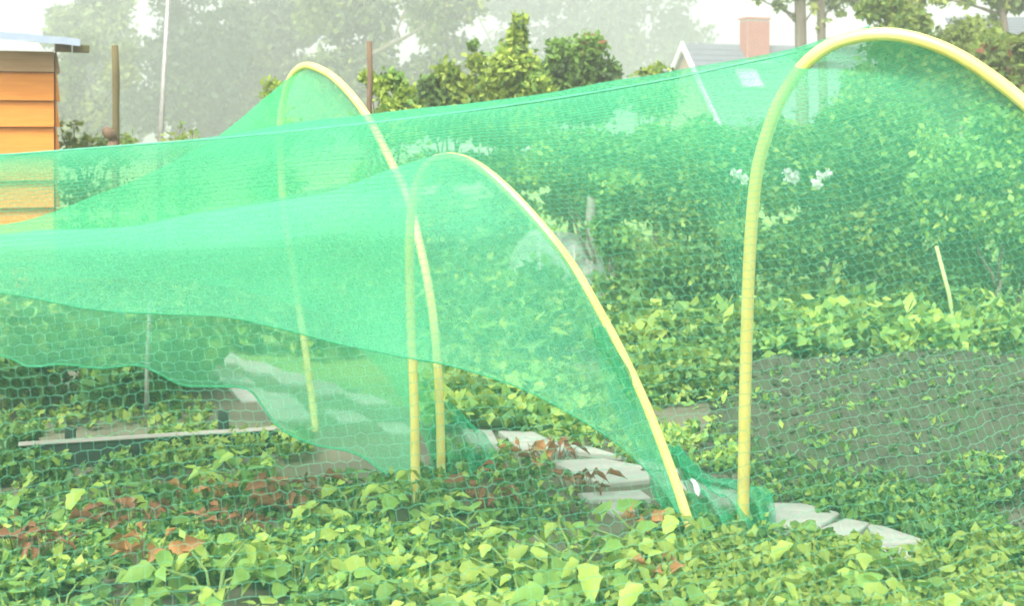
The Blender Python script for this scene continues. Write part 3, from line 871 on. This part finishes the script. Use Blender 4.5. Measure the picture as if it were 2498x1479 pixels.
# ------------------------------------------------------------------ nets
class Patch:
    """surface between a ridge line and a hem, bounded by half a hoop (s=0) and an end profile (s=1)"""
    def __init__(self, ridge, hem, start, end, n=60):
        self.n = n
        self.r, self.h, self.a, self.e = catmull(ridge, n), catmull(hem, n), catmull(start, n), catmull(end, n)
    def ev(self, C, t):
        x = np.clip(t, 0, 1) * (self.n - 1); i = np.minimum(x.astype(int), self.n - 2); f = (x - i)[..., None]
        return C[i] * (1 - f) + C[i + 1] * f
    def __call__(self, s, p):
        r, h, a, e = self.ev(self.r, s), self.ev(self.h, s), self.ev(self.a, p), self.ev(self.e, p)
        S, P_ = s[..., None], p[..., None]
        lin = (1-S)*(1-P_)*self.a[0] + (1-S)*P_*self.a[-1] + S*(1-P_)*self.e[0] + S*P_*self.e[-1]
        return (1-P_)*r + P_*h + (1-S)*a + S*e - lin

def wrinkle(V, amp, sc, edge):
    out = V.copy()
    for i in range(len(V)):
        q = Vector(V[i])
        k = amp * edge[i]
        out[i] += np.array([0, 1, .6]) * noise.noise(Vector((q.x * 5 + q.z * 9, q.z * 4 - q.x * 2, q.y * 3))) * k * .45
        out[i] += np.array([noise.noise(q * sc) * k * .3, noise.noise(q * sc + Vector((7, 1, 2))) * k, noise.noise(q * sc + Vector((1, 9, 4))) * k * .6])
    return out

def net_sheet(patch, name, mat, parent, ns=90, npp=46, amp=.02, sc=5.0, s0=-.0):
    s = np.linspace(s0, 1, ns); p = np.linspace(0, 1, npp)
    S, P_ = np.meshgrid(s, p)
    V = patch(S.ravel(), P_.ravel())
    V = wrinkle(V, amp, sc, np.minimum(1, S.ravel() * 8))
    Fc = [(j*ns+i, j*ns+i+1, (j+1)*ns+i+1, (j+1)*ns+i) for j in range(npp-1) for i in range(ns-1)]
    o = link(name, mesh_np(name, V, Fc, [mat], None, True), parent)
    return o, V.reshape(npp, ns, 3)

def hem_cord(line, r, parent, mat):
    return MB().tube([tuple(q) for q in line], r, 6).build('hem', mat, parent, True)

def strands(patch, name, parent, rows, cols, rad, mat, zig=.06, skew=0., link_rad=None):
    """knotted mesh of real threads: zigzag rows with staggered links"""
    rows = np.asarray(rows); nr = len(rows)
    nj = cols * 2 + 1
    sj = np.linspace(0, 1, nj)
    dp = np.gradient(rows)
    J = np.arange(nj)
    S = np.tile(sj, (nr, 1))
    sign = np.where((J[None, :] + np.arange(nr)[:, None]) % 2 == 0, 1.0, -1.0)
    Pp = rows[:, None] + sign * zig * dp[:, None]
    jit = RNG.normal(size=Pp.shape) * .07 * dp[:, None]
    Pp = Pp * (1 + skew * (S - .5))
    V = patch(S.ravel(), np.clip(Pp + jit, 0, 1).ravel()).reshape(nr, nj, 3)
    V = wrinkle(V.reshape(-1, 3), .03, 2.5, np.minimum(1, S.ravel() * 6) * np.minimum(1, .25 + np.abs(Pp.ravel()) * 4)).reshape(nr, nj, 3)
    a = V[:, :-1].reshape(-1, 3); b = V[:, 1:].reshape(-1, 3)
    mk = (sign[:-1] > 0)
    a2 = V[:-1][mk]; b2 = V[1:][mk]
    A = np.vstack([a, a2]); B = np.vstack([b, b2])
    RR = np.concatenate([np.full(len(a), rad), np.full(len(a2), link_rad or rad)])
    d = B - A; L = np.linalg.norm(d, axis=1); ok = L > 1e-5
    A, B, d, RR = A[ok], B[ok], d[ok] / L[ok][:, None], RR[ok][:, None]
    up = np.array([.21, -.55, .81])
    x = np.cross(d, up); x /= np.linalg.norm(x, axis=1)[:, None] + 1e-9
    y = np.cross(d, x)
    vs = []
    for Q in (A, B):
        for k in range(3):
            th = 2 * math.pi * k / 3
            vs.append(Q + (x * math.cos(th) + y * math.sin(th)) * RR)
    n = len(A)
    VV = np.stack(vs, axis=1).reshape(-1, 3)
    o = (np.arange(n) * 6)[:, None]
    Fc = np.vstack([np.hstack([o + k, o + (k + 1) % 3, o + 3 + (k + 1) % 3, o + 3 + k]) for k in range(3)])
    ob = link(name, mesh_np(name, VV, Fc, [mat], None, True), parent)
    tag(ob, kind='stuff')
    return ob, V

def pxs(lst):
    return [at(*q) for q in lst]

# --- front net over the low hoop
apexA = A3[7]
netA = empty('garden_net', (0, 0, 0)); tag(netA, 'fine green net draped over the low centre hoop and pulled away to the left', 'net', 'green garden nets')
ridgeA = [apexA + Vector((0, 0, .014))] + pxs([(1010,400,3.93),(900,436,3.9),(690,487,3.86),(350,543,3.8),(0,575,3.75),(-220,590,3.7)])
hemA = [A3[-1]] + pxs([(1640,1230,3.62),(1582,1155,3.58),(1450,1040,3.5),(1200,940,3.45),(1010,870,3.42),(750,818,3.4),(480,778,3.38),(200,742,3.36),(0,716,3.35),(-220,692,3.33)])
offA = Vector((-.02, -.006, .012))
startA = [q + offA for q in A3[7:]]
endA = pxs([(-220,590,3.7),(-220,615,3.5),(-220,650,3.4),(-220,692,3.33)])
PA1 = Patch(ridgeA, hemA, startA, endA)
o, G = net_sheet(PA1, 'near_side', M['net_sheet'], netA, ns=150, npp=80, amp=.032, sc=3.6)
hem_cord(G[-1], .0022, netA, M['net_hem'])
hemA2 = [A3[0]] + pxs([(960,1172,4.18),(860,1120,4.25),(760,1085,4.3),(690,1050,4.35),(640,985,4.4),(600,948,4.4),(520,948,4.4),(440,938,4.4),(350,890,4.4),(240,900,4.4),(150,885,4.4),(60,888,4.4),(0,868,4.4),(-220,850,4.4)])
startA2 = [q + Vector((-.02, .012, .004)) for q in A3[7::-1]]
endA2 = pxs([(-220,590,3.7),(-220,640,4.0),(-220,740,4.25),(-220,850,4.4)])
PA2 = Patch(ridgeA, hemA2, startA2, endA2)
o, G = net_sheet(PA2, 'far_side', M['net_flap'], netA, amp=.035)
hem_cord(G[-1], .004, netA, M['net_hem'])

# --- back net over the far hoop
apexC = C3[9]
netC = empty('garden_net', (0, 0, 0)); tag(netC, 'green net over the farthest hoop, falling away steeply to the left', 'net', 'green garden nets')
ridgeC = [apexC + Vector((0, 0, .014))] + pxs([(700,192,5.2),(600,275,5.2),(520,335,5.2),(400,408,5.2),(300,455,5.2),(150,508,5.15),(0,550,5.1),(-200,590,5.1)])
hemC = [C3[-1]] + pxs([(1020,1050,4.5),(930,900,4.6),(760,760,4.7),(480,690,4.7),(200,680,4.7),(-200,680,4.7)])
PC1 = Patch(ridgeC, hemC, [q + Vector((-.02, -.006, .012)) for q in C3[9:]], pxs([(-200,590,5.1),(-200,610,4.9),(-200,640,4.8),(-200,680,4.7)]))
o, G = net_sheet(PC1, 'near_side', M['net_old'], netC)
hemC2 = [C3[4]] + pxs([(600,560,5.4),(450,590,5.5),(250,620,5.5),(0,650,5.5),(-200,660,5.5)])
PC2 = Patch(ridgeC, hemC2, [q + Vector((-.02, .012, .004)) for q in C3[9:3:-1]], pxs([(-200,590,5.1),(-200,610,5.3),(-200,635,5.4),(-200,660,5.5)]))
net_sheet(PC2, 'far_side', M['net_old'], netC)

# --- the long wide-meshed net over the big hoop: real threads
apexB = B3[9]
netB = empty('garden_net', (0, 0, 0)); tag(netB, 'long wide-meshed green net stretched left from the big hoop', 'net', 'green garden nets')
ridgeB = [apexB + Vector((0, 0, .018))] + pxs([(1960,123,3.46),(1800,158,3.44),(1600,200,3.42),(1300,250,3.38),(1000,290,3.34),(600,333,3.28),(300,357,3.24),(0,380,3.2),(-250,395,3.16)])
endB = pxs([(-250,395,3.16),(-250,440,3.02),(-250,500,2.9),(-250,580,2.78),(-250,720,2.62),(-250,1000,2.5),(-250,1400,2.4)]) + [Vector((-1.05, 2.3, .0))]
hemB = [B3[-1]] + [Vector((1.2, 2.75, 0)), Vector((.6, 2.5, 0)), Vector((0, 2.4, 0)), Vector((-.5, 2.35, 0)), Vector((-1.05, 2.3, 0))]
PB1 = Patch(ridgeB, hemB, [q + Vector((-.02, -.008, .014)) for q in B3[9:]], endB)
t = np.linspace(0, 1.12, 92)
rows = .15 * t + .85 * t ** 1.3
o, G = strands(PB1, 'near_side', netB, rows, 122, .00050, M['thread'], skew=.24, link_rad=.00026)

def drawn_sheet(patch, name, parent, fn, ns=110, npp=70):
    s, p = np.linspace(0, 1, ns), np.linspace(0, 1, npp)
    S, P_ = np.meshgrid(s, p)
    V = patch(S.ravel(), P_.ravel())
    V = wrinkle(V, .03, 2.5, np.minimum(1, S.ravel() * 6) * np.minimum(1, .25 + P_.ravel() * 4))
    Fc = [(j*ns+i, j*ns+i+1, (j+1)*ns+i+1, (j+1)*ns+i) for j in range(npp-1) for i in range(ns-1)]
    me = mesh_np(name, V, Fc, [M['net_drawn']], None, True)
    a = me.attributes.new('gather', 'FLOAT', 'POINT')
    a.data.foreach_set('value', np.clip(fn(S.ravel(), P_.ravel()), 0, 1).astype(np.float32))
    return link(name, me, parent)
# the net is drawn together along the ridge and towards its far left end, and opens out below
drawn_sheet(PB1, 'fine_threads', netB, lambda S, P_: .05 + .07 * (1 - S) + (.50 - .10 * S) * np.exp(-(P_ / (.38 - .24 * S)) ** 2))
hem_cord(catmull(ridgeB, 120) + np.array([0, 0, .002]), .0022, netB, M['thread'])
hemB2 = [B3[2]] + pxs([(1740,560,3.75),(1600,470,3.72),(1400,430,3.68),(1100,450,3.62),(800,480,3.55),(400,510,3.5),(0,530,3.5),(-250,540,3.5)])
PB2 = Patch(ridgeB, hemB2, [q + Vector((-.02, .012, .004)) for q in B3[9:1:-1]], pxs([(-250,395,3.16),(-250,430,3.3),(-250,480,3.4),(-250,540,3.5)]))
strands(PB2, 'far_side', netB, np.linspace(0, 1, 24), 105, .0005, M['thread'], link_rad=.0004)
drawn_sheet(PB2, 'fine_threads', netB, lambda S, P_: (.30 + .45 * np.minimum(1, 1.6 * S)) * (1 - P_ ** 2 * .9), 90, 30)

# gathered net at the feet of the hoops: crumpled folds belonging to their nets
def bunch(name, px, Yb, parent, mat, folds=9, amp=.025, seed=0):
    """px: list of (left(u,v), right(u,v)) from top to bottom"""
    nu = 40; V = []
    Lc = catmull([at(a[0], a[1], Yb + dy) for (a, b, dy) in px], 30); Rc = catmull([at(b[0], b[1], Yb + dy) for (a, b, dy) in px], 30)
    for j in range(30):
        for i in range(nu):
            s = i / (nu - 1)
            q = Lc[j] * (1 - s) + Rc[j] * s
            k = math.sin(s * math.pi * folds + seed + .6 * math.sin(j * .3 + seed)) * amp * (.4 + j / 30)
            k += .02 * noise.noise(Vector((s * 6, j * .3, seed)))
            V.append((q[0] + .3 * k, q[1] + k - .05 * math.sin(math.pi * s), q[2] + .012 * noise.noise(Vector((s * 9, j * .2, seed + 4)))))
    Fc = [(j*nu+i, j*nu+i+1, (j+1)*nu+i+1, (j+1)*nu+i) for j in range(29) for i in range(nu-1)]
    link(name, mesh_np(name, V, Fc, [mat], None, True), parent)
bunch('gathered_fold', [((1440,790),(1478,800),0),((1462,900),(1535,900),0),((1510,1030),(1592,1030),0),((1570,1140),(1650,1140),0),((1590,1210),(1690,1250),-.02),((1650,1270),(1720,1290),-.02)], 3.7, netA, M['net_bunch'], 5, .015, 1)
bunch('gathered_fold', [((1620,1080),(1650,1090),0),((1650,1150),(1740,1170),0),((1672,1200),(1860,1190),0),((1690,1260),(1885,1240),-.04),((1720,1310),(1890,1300),-.08)], 3.78, netB, M['net_bunch'], 8, .03, 2)
bunch('gathered_fold', [((1060,960),(1110,985),0),((1050,1060),(1180,1060),0),((1050,1120),(1212,1120),0),((1010,1180),(1215,1200),-.05)], 4.4, netC, M['net_bunch'], 7, .03, 3)

V = [tuple(at(u, v, 3.62)) for u, v in ((1684,1172),(1694,1176),(1700,1186),(1690,1180),(1706,1200),(1696,1204),(1704,1212))]
V += [(x + .004, y + .006, z + .002) for x, y, z in V]
me = bpy.data.meshes.new('paper_scrap'); me.from_pydata(V, [], [(0,1,2,3),(3,2,4,5),(5,4,6),(10,9,8,7),(12,11,9,10),(13,11,12),(0,7,8,1),(1,8,9,2),(2,9,11,4),(4,11,13,6),(6,13,12,5),(5,12,10,3),(3,10,7,0)])
me.materials.append(M['white_paint'])
tag(link('paper_scrap', me), 'small white scrap caught on the bunched net between two hoop feet', 'scrap')

# ------------------------------------------------------------------ foreground bed
def leaf_mesh(name, L, Wd, mat, fold=.25, curl=.25, seed=0, teeth=0.0):
    rnd = random.Random(seed)
    prof = [(0, .02), (.1, .6), (.2, .85), (.3, 1.0), (.38, .9), (.5, .95), (.58, .74), (.68, .7), (.78, .45), (.9, .2), (1, .0)]
    V, Fc = [], []
    for t, w in prof:
        x = t * L
        z = -curl * L * t * t + .02 * L * math.sin(t * 9 + seed)
        hw = w * Wd * .5 * (1 + teeth * rnd.uniform(-1, 1))
        V += [(x, -hw, z + fold * hw + rnd.uniform(-.05, .05) * hw), (x, -hw * .5, z + fold * hw * .35), (x, 0, z), (x, hw * .5, z + fold * hw * .35), (x, hw, z + fold * hw + rnd.uniform(-.05, .05) * hw)]
    for i in range(len(prof) - 1):
        for k in range(4):
            Fc.append((i*5+k, (i+1)*5+k, (i+1)*5+k+1, i*5+k+1))
    return mesh_np(name, V, Fc, [mat], None, True)

LEAVES = {m: [leaf_mesh('leaf', random.uniform(.078, .105), random.uniform(.055, .075), M[m], random.uniform(.1, .35), random.uniform(.1, .5), s, .16) for s in range(5)]
          for m in ('leaf_lime', 'leaf_mid', 'leaf_deep')}
DEAD = {m: [leaf_mesh('leaf', random.uniform(.05, .075), random.uniform(.025, .05), M[m], random.uniform(.3, .9), random.uniform(.05, .6), s, .3) for s in range(6)] for m in ('leaf_brown', 'leaf_rust')}

def leaf_at(me, parent, p, yaw, pitch, roll, s):
    o = link('leaf', me, parent, p)
    o.rotation_euler = (roll, pitch, yaw)
    o.scale = (s, s, s)

def make_plant(kind, nst, hgt, spread):
    t = empty('bean_plant')
    mb = MB()
    a0 = random.uniform(0, 6.28)
    for k in range(nst):
        a = a0 + k * 6.28 / nst + random.uniform(-.4, .4)
        r = spread * random.uniform(.35, 1.0); h = hgt * random.uniform(.6, 1.1) * (1.15 - .4 * r / spread)
        tip = Vector((math.cos(a) * r, math.sin(a) * r, h))
        mb.tube([(0, 0, -.03), (tip.x * .35, tip.y * .35, h * .7), tip], [.0035, .003, .002], 5, False)
        ms = LEAVES[random.choice(kind)]
        for j, da in enumerate((0, 1.75, -1.75)):      # a leaf of three leaflets
            leaf_at(random.choice(ms), t, tip + Vector((math.cos(a + da), math.sin(a + da), 0)) * .008, a + da + random.uniform(-.25, .25),
                    random.uniform(-.45, .6), random.uniform(-.6, .6), random.uniform(.36, .74) * (1.1 if j == 0 else .9))
    mb.build('stem', M['stem'], t)
    return t

def copy_tree(o, name=None):
    c = o.copy(); COL.objects.link(c)
    for ch in list(o.children):
        d = ch.copy(); COL.objects.link(d); d.parent = c
    return c

LIME = ('leaf_lime', 'leaf_lime', 'leaf_mid'); MID = ('leaf_mid', 'leaf_mid', 'leaf_deep', 'leaf_lime'); DEEP = ('leaf_deep', 'leaf_deep', 'leaf_deep', 'leaf_mid')
protos = [('lime', make_plant(LIME, 9, .11, .13)), ('lime', make_plant(LIME, 10, .085, .14)), ('mid', make_plant(MID, 9, .08, .13)),
          ('mid', make_plant(MID, 8, .07, .12)), ('deep', make_plant(DEEP, 8, .055, .12)), ('deep', make_plant(DEEP, 7, .05, .12))]
PLAB = {'lime': 'yellow-green bean plant', 'mid': 'mid green bean plant', 'deep': 'low dark bean plant'}
# chosen plants stand out, the rest fill the bed
NAMED = [
    (268, 1262, 0, 1.05, 'single pale yellow-green plant standing alone left of the front hoops'),
    (585, 1192, 1, 1.0, 'light green plant behind the orange dead leaves at the left'),
    (1010, 1262, 0, 1.0, 'pale leafy plant at the foot of the front hoop left leg'),
    (1120, 1340, 1, 1.1, 'lush lime plant below the left leg of the front hoop'),
    (720, 1440, 1, 1.1, 'broad leaved lime plant low in the centre left of the bed'),
    (1990, 1400, 1, 1.15, 'lush lime plant just below the stone slabs at the right'),
    (2240, 1262, 2, .6, 'lone small plant growing on the dug soil at the right'),
    (2430, 1380, 0, .8, 'small upright plant at the right edge beside the slabs'),
]
used = set()
def put(i, x, y, s, lab, kind):
    src = protos[i][1]
    if i not in used:
        o = src; used.add(i)
    else:
        o = copy_tree(src)
    o.location = (x, y, 0); o.rotation_euler = (0, 0, random.uniform(0, 6.28)); o.scale = (s, s, s * random.uniform(.85, 1.15))
    if not lab:
        v = HZ + EYE * F / y
        lab = PLAB[kind] + (', far row, ' if v < 1390 else ', middle row, ' if v < 1500 else ', nearest row, ') + land(x, y)
    tag(o, lab, 'plant', 'bean plants in the foreground bed')
for (u, v, i, s, lab) in NAMED:
    p = gnd(u, v); put(i, p.x, p.y, s, lab, protos[i][0])

def bed_ok(u, v):
    """front edge of the bed in the photograph"""
    if v < 1190: return False
    if u < 1000: lim = 1270 if (u < 130 or u > 820) else 1330
    elif u < 1750: lim = 1305 + (u - 1000) * .10
    else: lim = 1412 + (u - 1750) * .10
    return v > lim
placed = []
tries = 0
while len(placed) < 105 and tries < 6000:
    tries += 1
    u = random.uniform(-120, 2620); v = random.uniform(1190, 1760)
    if not bed_ok(u, v): continue
    if (abs(u - 1690) < 85 and v < 1480) or (abs(u - 1812) < 70 and v < 1440) or (abs(u - 1013) < 50 and v < 1330): continue
    p = gnd(u, v)
    if any((p.x - q[0]) ** 2 + (p.y - q[1]) ** 2 < .142 ** 2 for q in placed): continue
    placed.append((p.x, p.y, u, v))
for (x, y, u, v) in placed:
    lush = noise.noise(Vector((x * 2.2, y * 2.2, 3.3))) + (.28 if (u > 1000 and v > 1280) else -.2 if u < 560 else -.08) + (.25 if u > 1750 else 0)
    k = 0 if lush > .30 else (1 if lush > -.05 else 2)
    i = k * 2 + random.randint(0, 1)
    put(i, x, y, random.uniform(.8, 1.2), None, protos[i][0])

# withered plants: brown leaf clusters
WIT = [(470, 1225, 'rust'), (530, 1230, 'rust'), (585, 1222, 'rust'), (700, 1270, 'brown'), (330, 1330, 'brown'), (560, 1335, 'brown'), (120, 1390, 'brown'), (40, 1375, 'brown'),
       (365, 1420, 'rust'), (1292, 1128, 'rust'), (1352, 1118, 'brown'), (1400, 1198, 'brown'), (1245, 1172, 'brown'), (1180, 1260, 'brown'),
       (1560, 1350, 'rust'), (1610, 1475, 'rust'), (1440, 1200, 'brown'), (690, 1255, 'brown'), (735, 1262, 'brown'), (285, 1318, 'brown'), (590, 1345, 'brown'), (75, 1398, 'brown'), (1190, 1250, 'brown')]
WL = {0: 'orange-brown withered leaf cluster at the near edge of the bare soil', 9: 'reddish brown dry leaves lying at the edge of the stone path'}
wproto = {}
for m in ('brown', 'rust'):
    t = empty('withered_plant'); mb = MB()
    for k in range(13):
        a = random.uniform(0, 6.28); r = random.uniform(.01, .075); h = random.uniform(.015, .06)
        tip = Vector((math.cos(a) * r, math.sin(a) * r, h))
        mb.tube([(0, 0, -.06), tip], [.0016, .001], 5, False)
        leaf_at(random.choice(DEAD['leaf_' + m]), t, tip, a + random.uniform(-.6, .6), random.uniform(-.9, .6), random.uniform(-1.2, 1.2), random.uniform(.5, .95))
    mb.build('stem', M['dark_wood'], t)
    wproto[m] = [t, False]
for i, (u, v, m) in enumerate(WIT):
    p = gnd(u, v)
    t, was = wproto[m]
    o = copy_tree(t) if was else t
    wproto[m][1] = True
    lift = .05 if v > 1250 else .0
    o.location = (p.x, p.y, lift); o.rotation_euler = (0, 0, random.uniform(0, 6.28)); s = random.uniform(.85, 1.15); o.scale = (s, s, s)
    lab = ('rusty withered leaves in the bed' if m == 'rust' else 'dark withered leaves in the bed') if v > 1215 else 'withered leaves beside the path'
    lab = lab + ', ' + land(p.x, p.y)
    tag(o, lab, 'dead plant', 'withered plants in the foreground bed')

# ground cover and weeds on the bed and along the path
def ground_cover(name, n, region, size, mats, tones, h0, h1):
    P = []
    while len(P) < n:
        u = random.uniform(*region[:2]); v = random.uniform(*region[2:])
        p = gnd(u, v)
        if any(in_slab(u + du, v - dv) for dv in (0, 14, 28, 42) for du in (-8, 8)): continue
        w = noise.noise(Vector((p.x * 2.4, p.y * 2.4, 0))) + .45 * noise.noise(Vector((p.x * 7, p.y * 7, 4)))
        if w < -.12: continue
        P.append((p.x, p.y, random.uniform(h0, h1)))
    V, Fc, mi = leaf_cloud(P, [(.012, .012, .012)] * len(P), n * 2, size, .6, .2, tones, .6)
    tag(link(name, mesh_np(name, V, Fc, mats, mi)), kind='stuff')
ground_cover('weeds', 9000, (-100, 2600, 1140, 1560), .032, [M['leaf_mid'], M['leaf_deep'], M['leaf_lime']], (.4, .35, .25), .0, .05)
ground_cover('feathery_greens', 6500, (1480, 2640, 1375, 1600), .03, [M['leaf_lime'], M['leaf_mid']], (.7, .3), .01, .085)
ground_cover('feathery_greens', 3000, (-100, 1500, 1330, 1600), .03, [M['leaf_mid'], M['leaf_lime'], M['leaf_deep']], (.4, .3, .3), .01, .06)
ground_cover('weeds', 2400, (1650, 2640, 1210, 1400), .03, [M['leaf_mid'], M['leaf_deep'], M['leaf_lime']], (.5, .35, .15), .0, .03)
ground_cover('weeds', 700, (-60, 170, 1085, 1190), .04, [M['leaf_mid'], M['leaf_deep'], M['leaf_lime']], (.45, .3, .25), .01, .09)
ground_cover('weeds', 500, (380, 760, 1085, 1170), .035, [M['leaf_lime'], M['leaf_mid']], (.6, .4), .01, .07)
ground_cover('weeds', 420, (1540, 1790, 960, 1150), .034, [M['leaf_mid'], M['leaf_lime'], M['leaf_deep']], (.45, .3, .25), .0, .05)
ground_cover('leaf_litter', 260, (-100, 1700, 1210, 1520), .026, [M['leaf_brown'], M['leaf_rust']], (.7, .3), .0, .03)
ground_cover('weeds', 1000, (1080, 1700, 900, 1140), .036, [M['leaf_mid'], M['leaf_lime'], M['leaf_deep']], (.45, .3, .25), .0, .05)
ground_cover('weeds', 1000, (-100, 520, 860, 1140), .04, [M['leaf_mid'], M['leaf_lime'], M['leaf_deep']], (.45, .3, .25), .0, .05)
ground_cover('undergrowth', 9000, (-300, 2800, 560, 880), .09, [M['leaf_mid'], M['leaf_deep'], M['leaf_lime']], (.45, .3, .25), .0, .22)

# alike plants in one spot: told apart by size or by nearness
same = {}
for o in COL.objects:
    if o.parent is None and 'group' in o and 'label' in o and o.type == 'EMPTY':
        same.setdefault(o['label'], []).append(o)
for lab, os_ in same.items():
    if len(os_) == 2:
        for o, w in zip(sorted(os_, key=lambda o: -o.scale.x), ('larger ', 'smaller ')): o['label'] = w + lab
    elif len(os_) > 2:
        os_ = sorted(os_, key=lambda o: o.location.y)
        for k, o in enumerate(os_):
            w = 'hindmost ' if k == len(os_) - 1 else ('front ', 'second ', 'third ', 'fourth ', 'fifth ', 'sixth ', 'seventh ', 'eighth ', 'ninth ', 'tenth ')[min(k, 9)]
            o['label'] = w + lab

P = [random.choice(CLOD_SPOTS) for _ in range(380)]
V, Fc, mi = leaf_cloud([(q[0], q[1], q[2] + .015) for q in P], [(.03, .03, .015)] * len(P), 1800, .028, .5, .2, (.5, .3, .2), .5)
tag(link('mound_weeds', mesh_np('mound_weeds', V, Fc, [M['leaf_mid'], M['leaf_deep'], M['leaf_lime']], mi)), kind='stuff')

# ------------------------------------------------------------------ haze
hb = MB().box((-170, -30, -1.2), (170, 190, 22)).build('haze', M['soil'])
hb.data.materials.clear()
m, t, out = node_mat('haze')
pv = t.nodes.new('ShaderNodeVolumePrincipled')
pv.inputs['Color'].default_value = (0.96, 0.98, 1.0, 1)
pv.inputs['Density'].default_value = 0.0074
pv.inputs['Anisotropy'].default_value = 0.2
t.links.new(pv.outputs[0], out.inputs['Volume'])
hb.data.materials.append(m)
hb['kind'] = 'stuff'
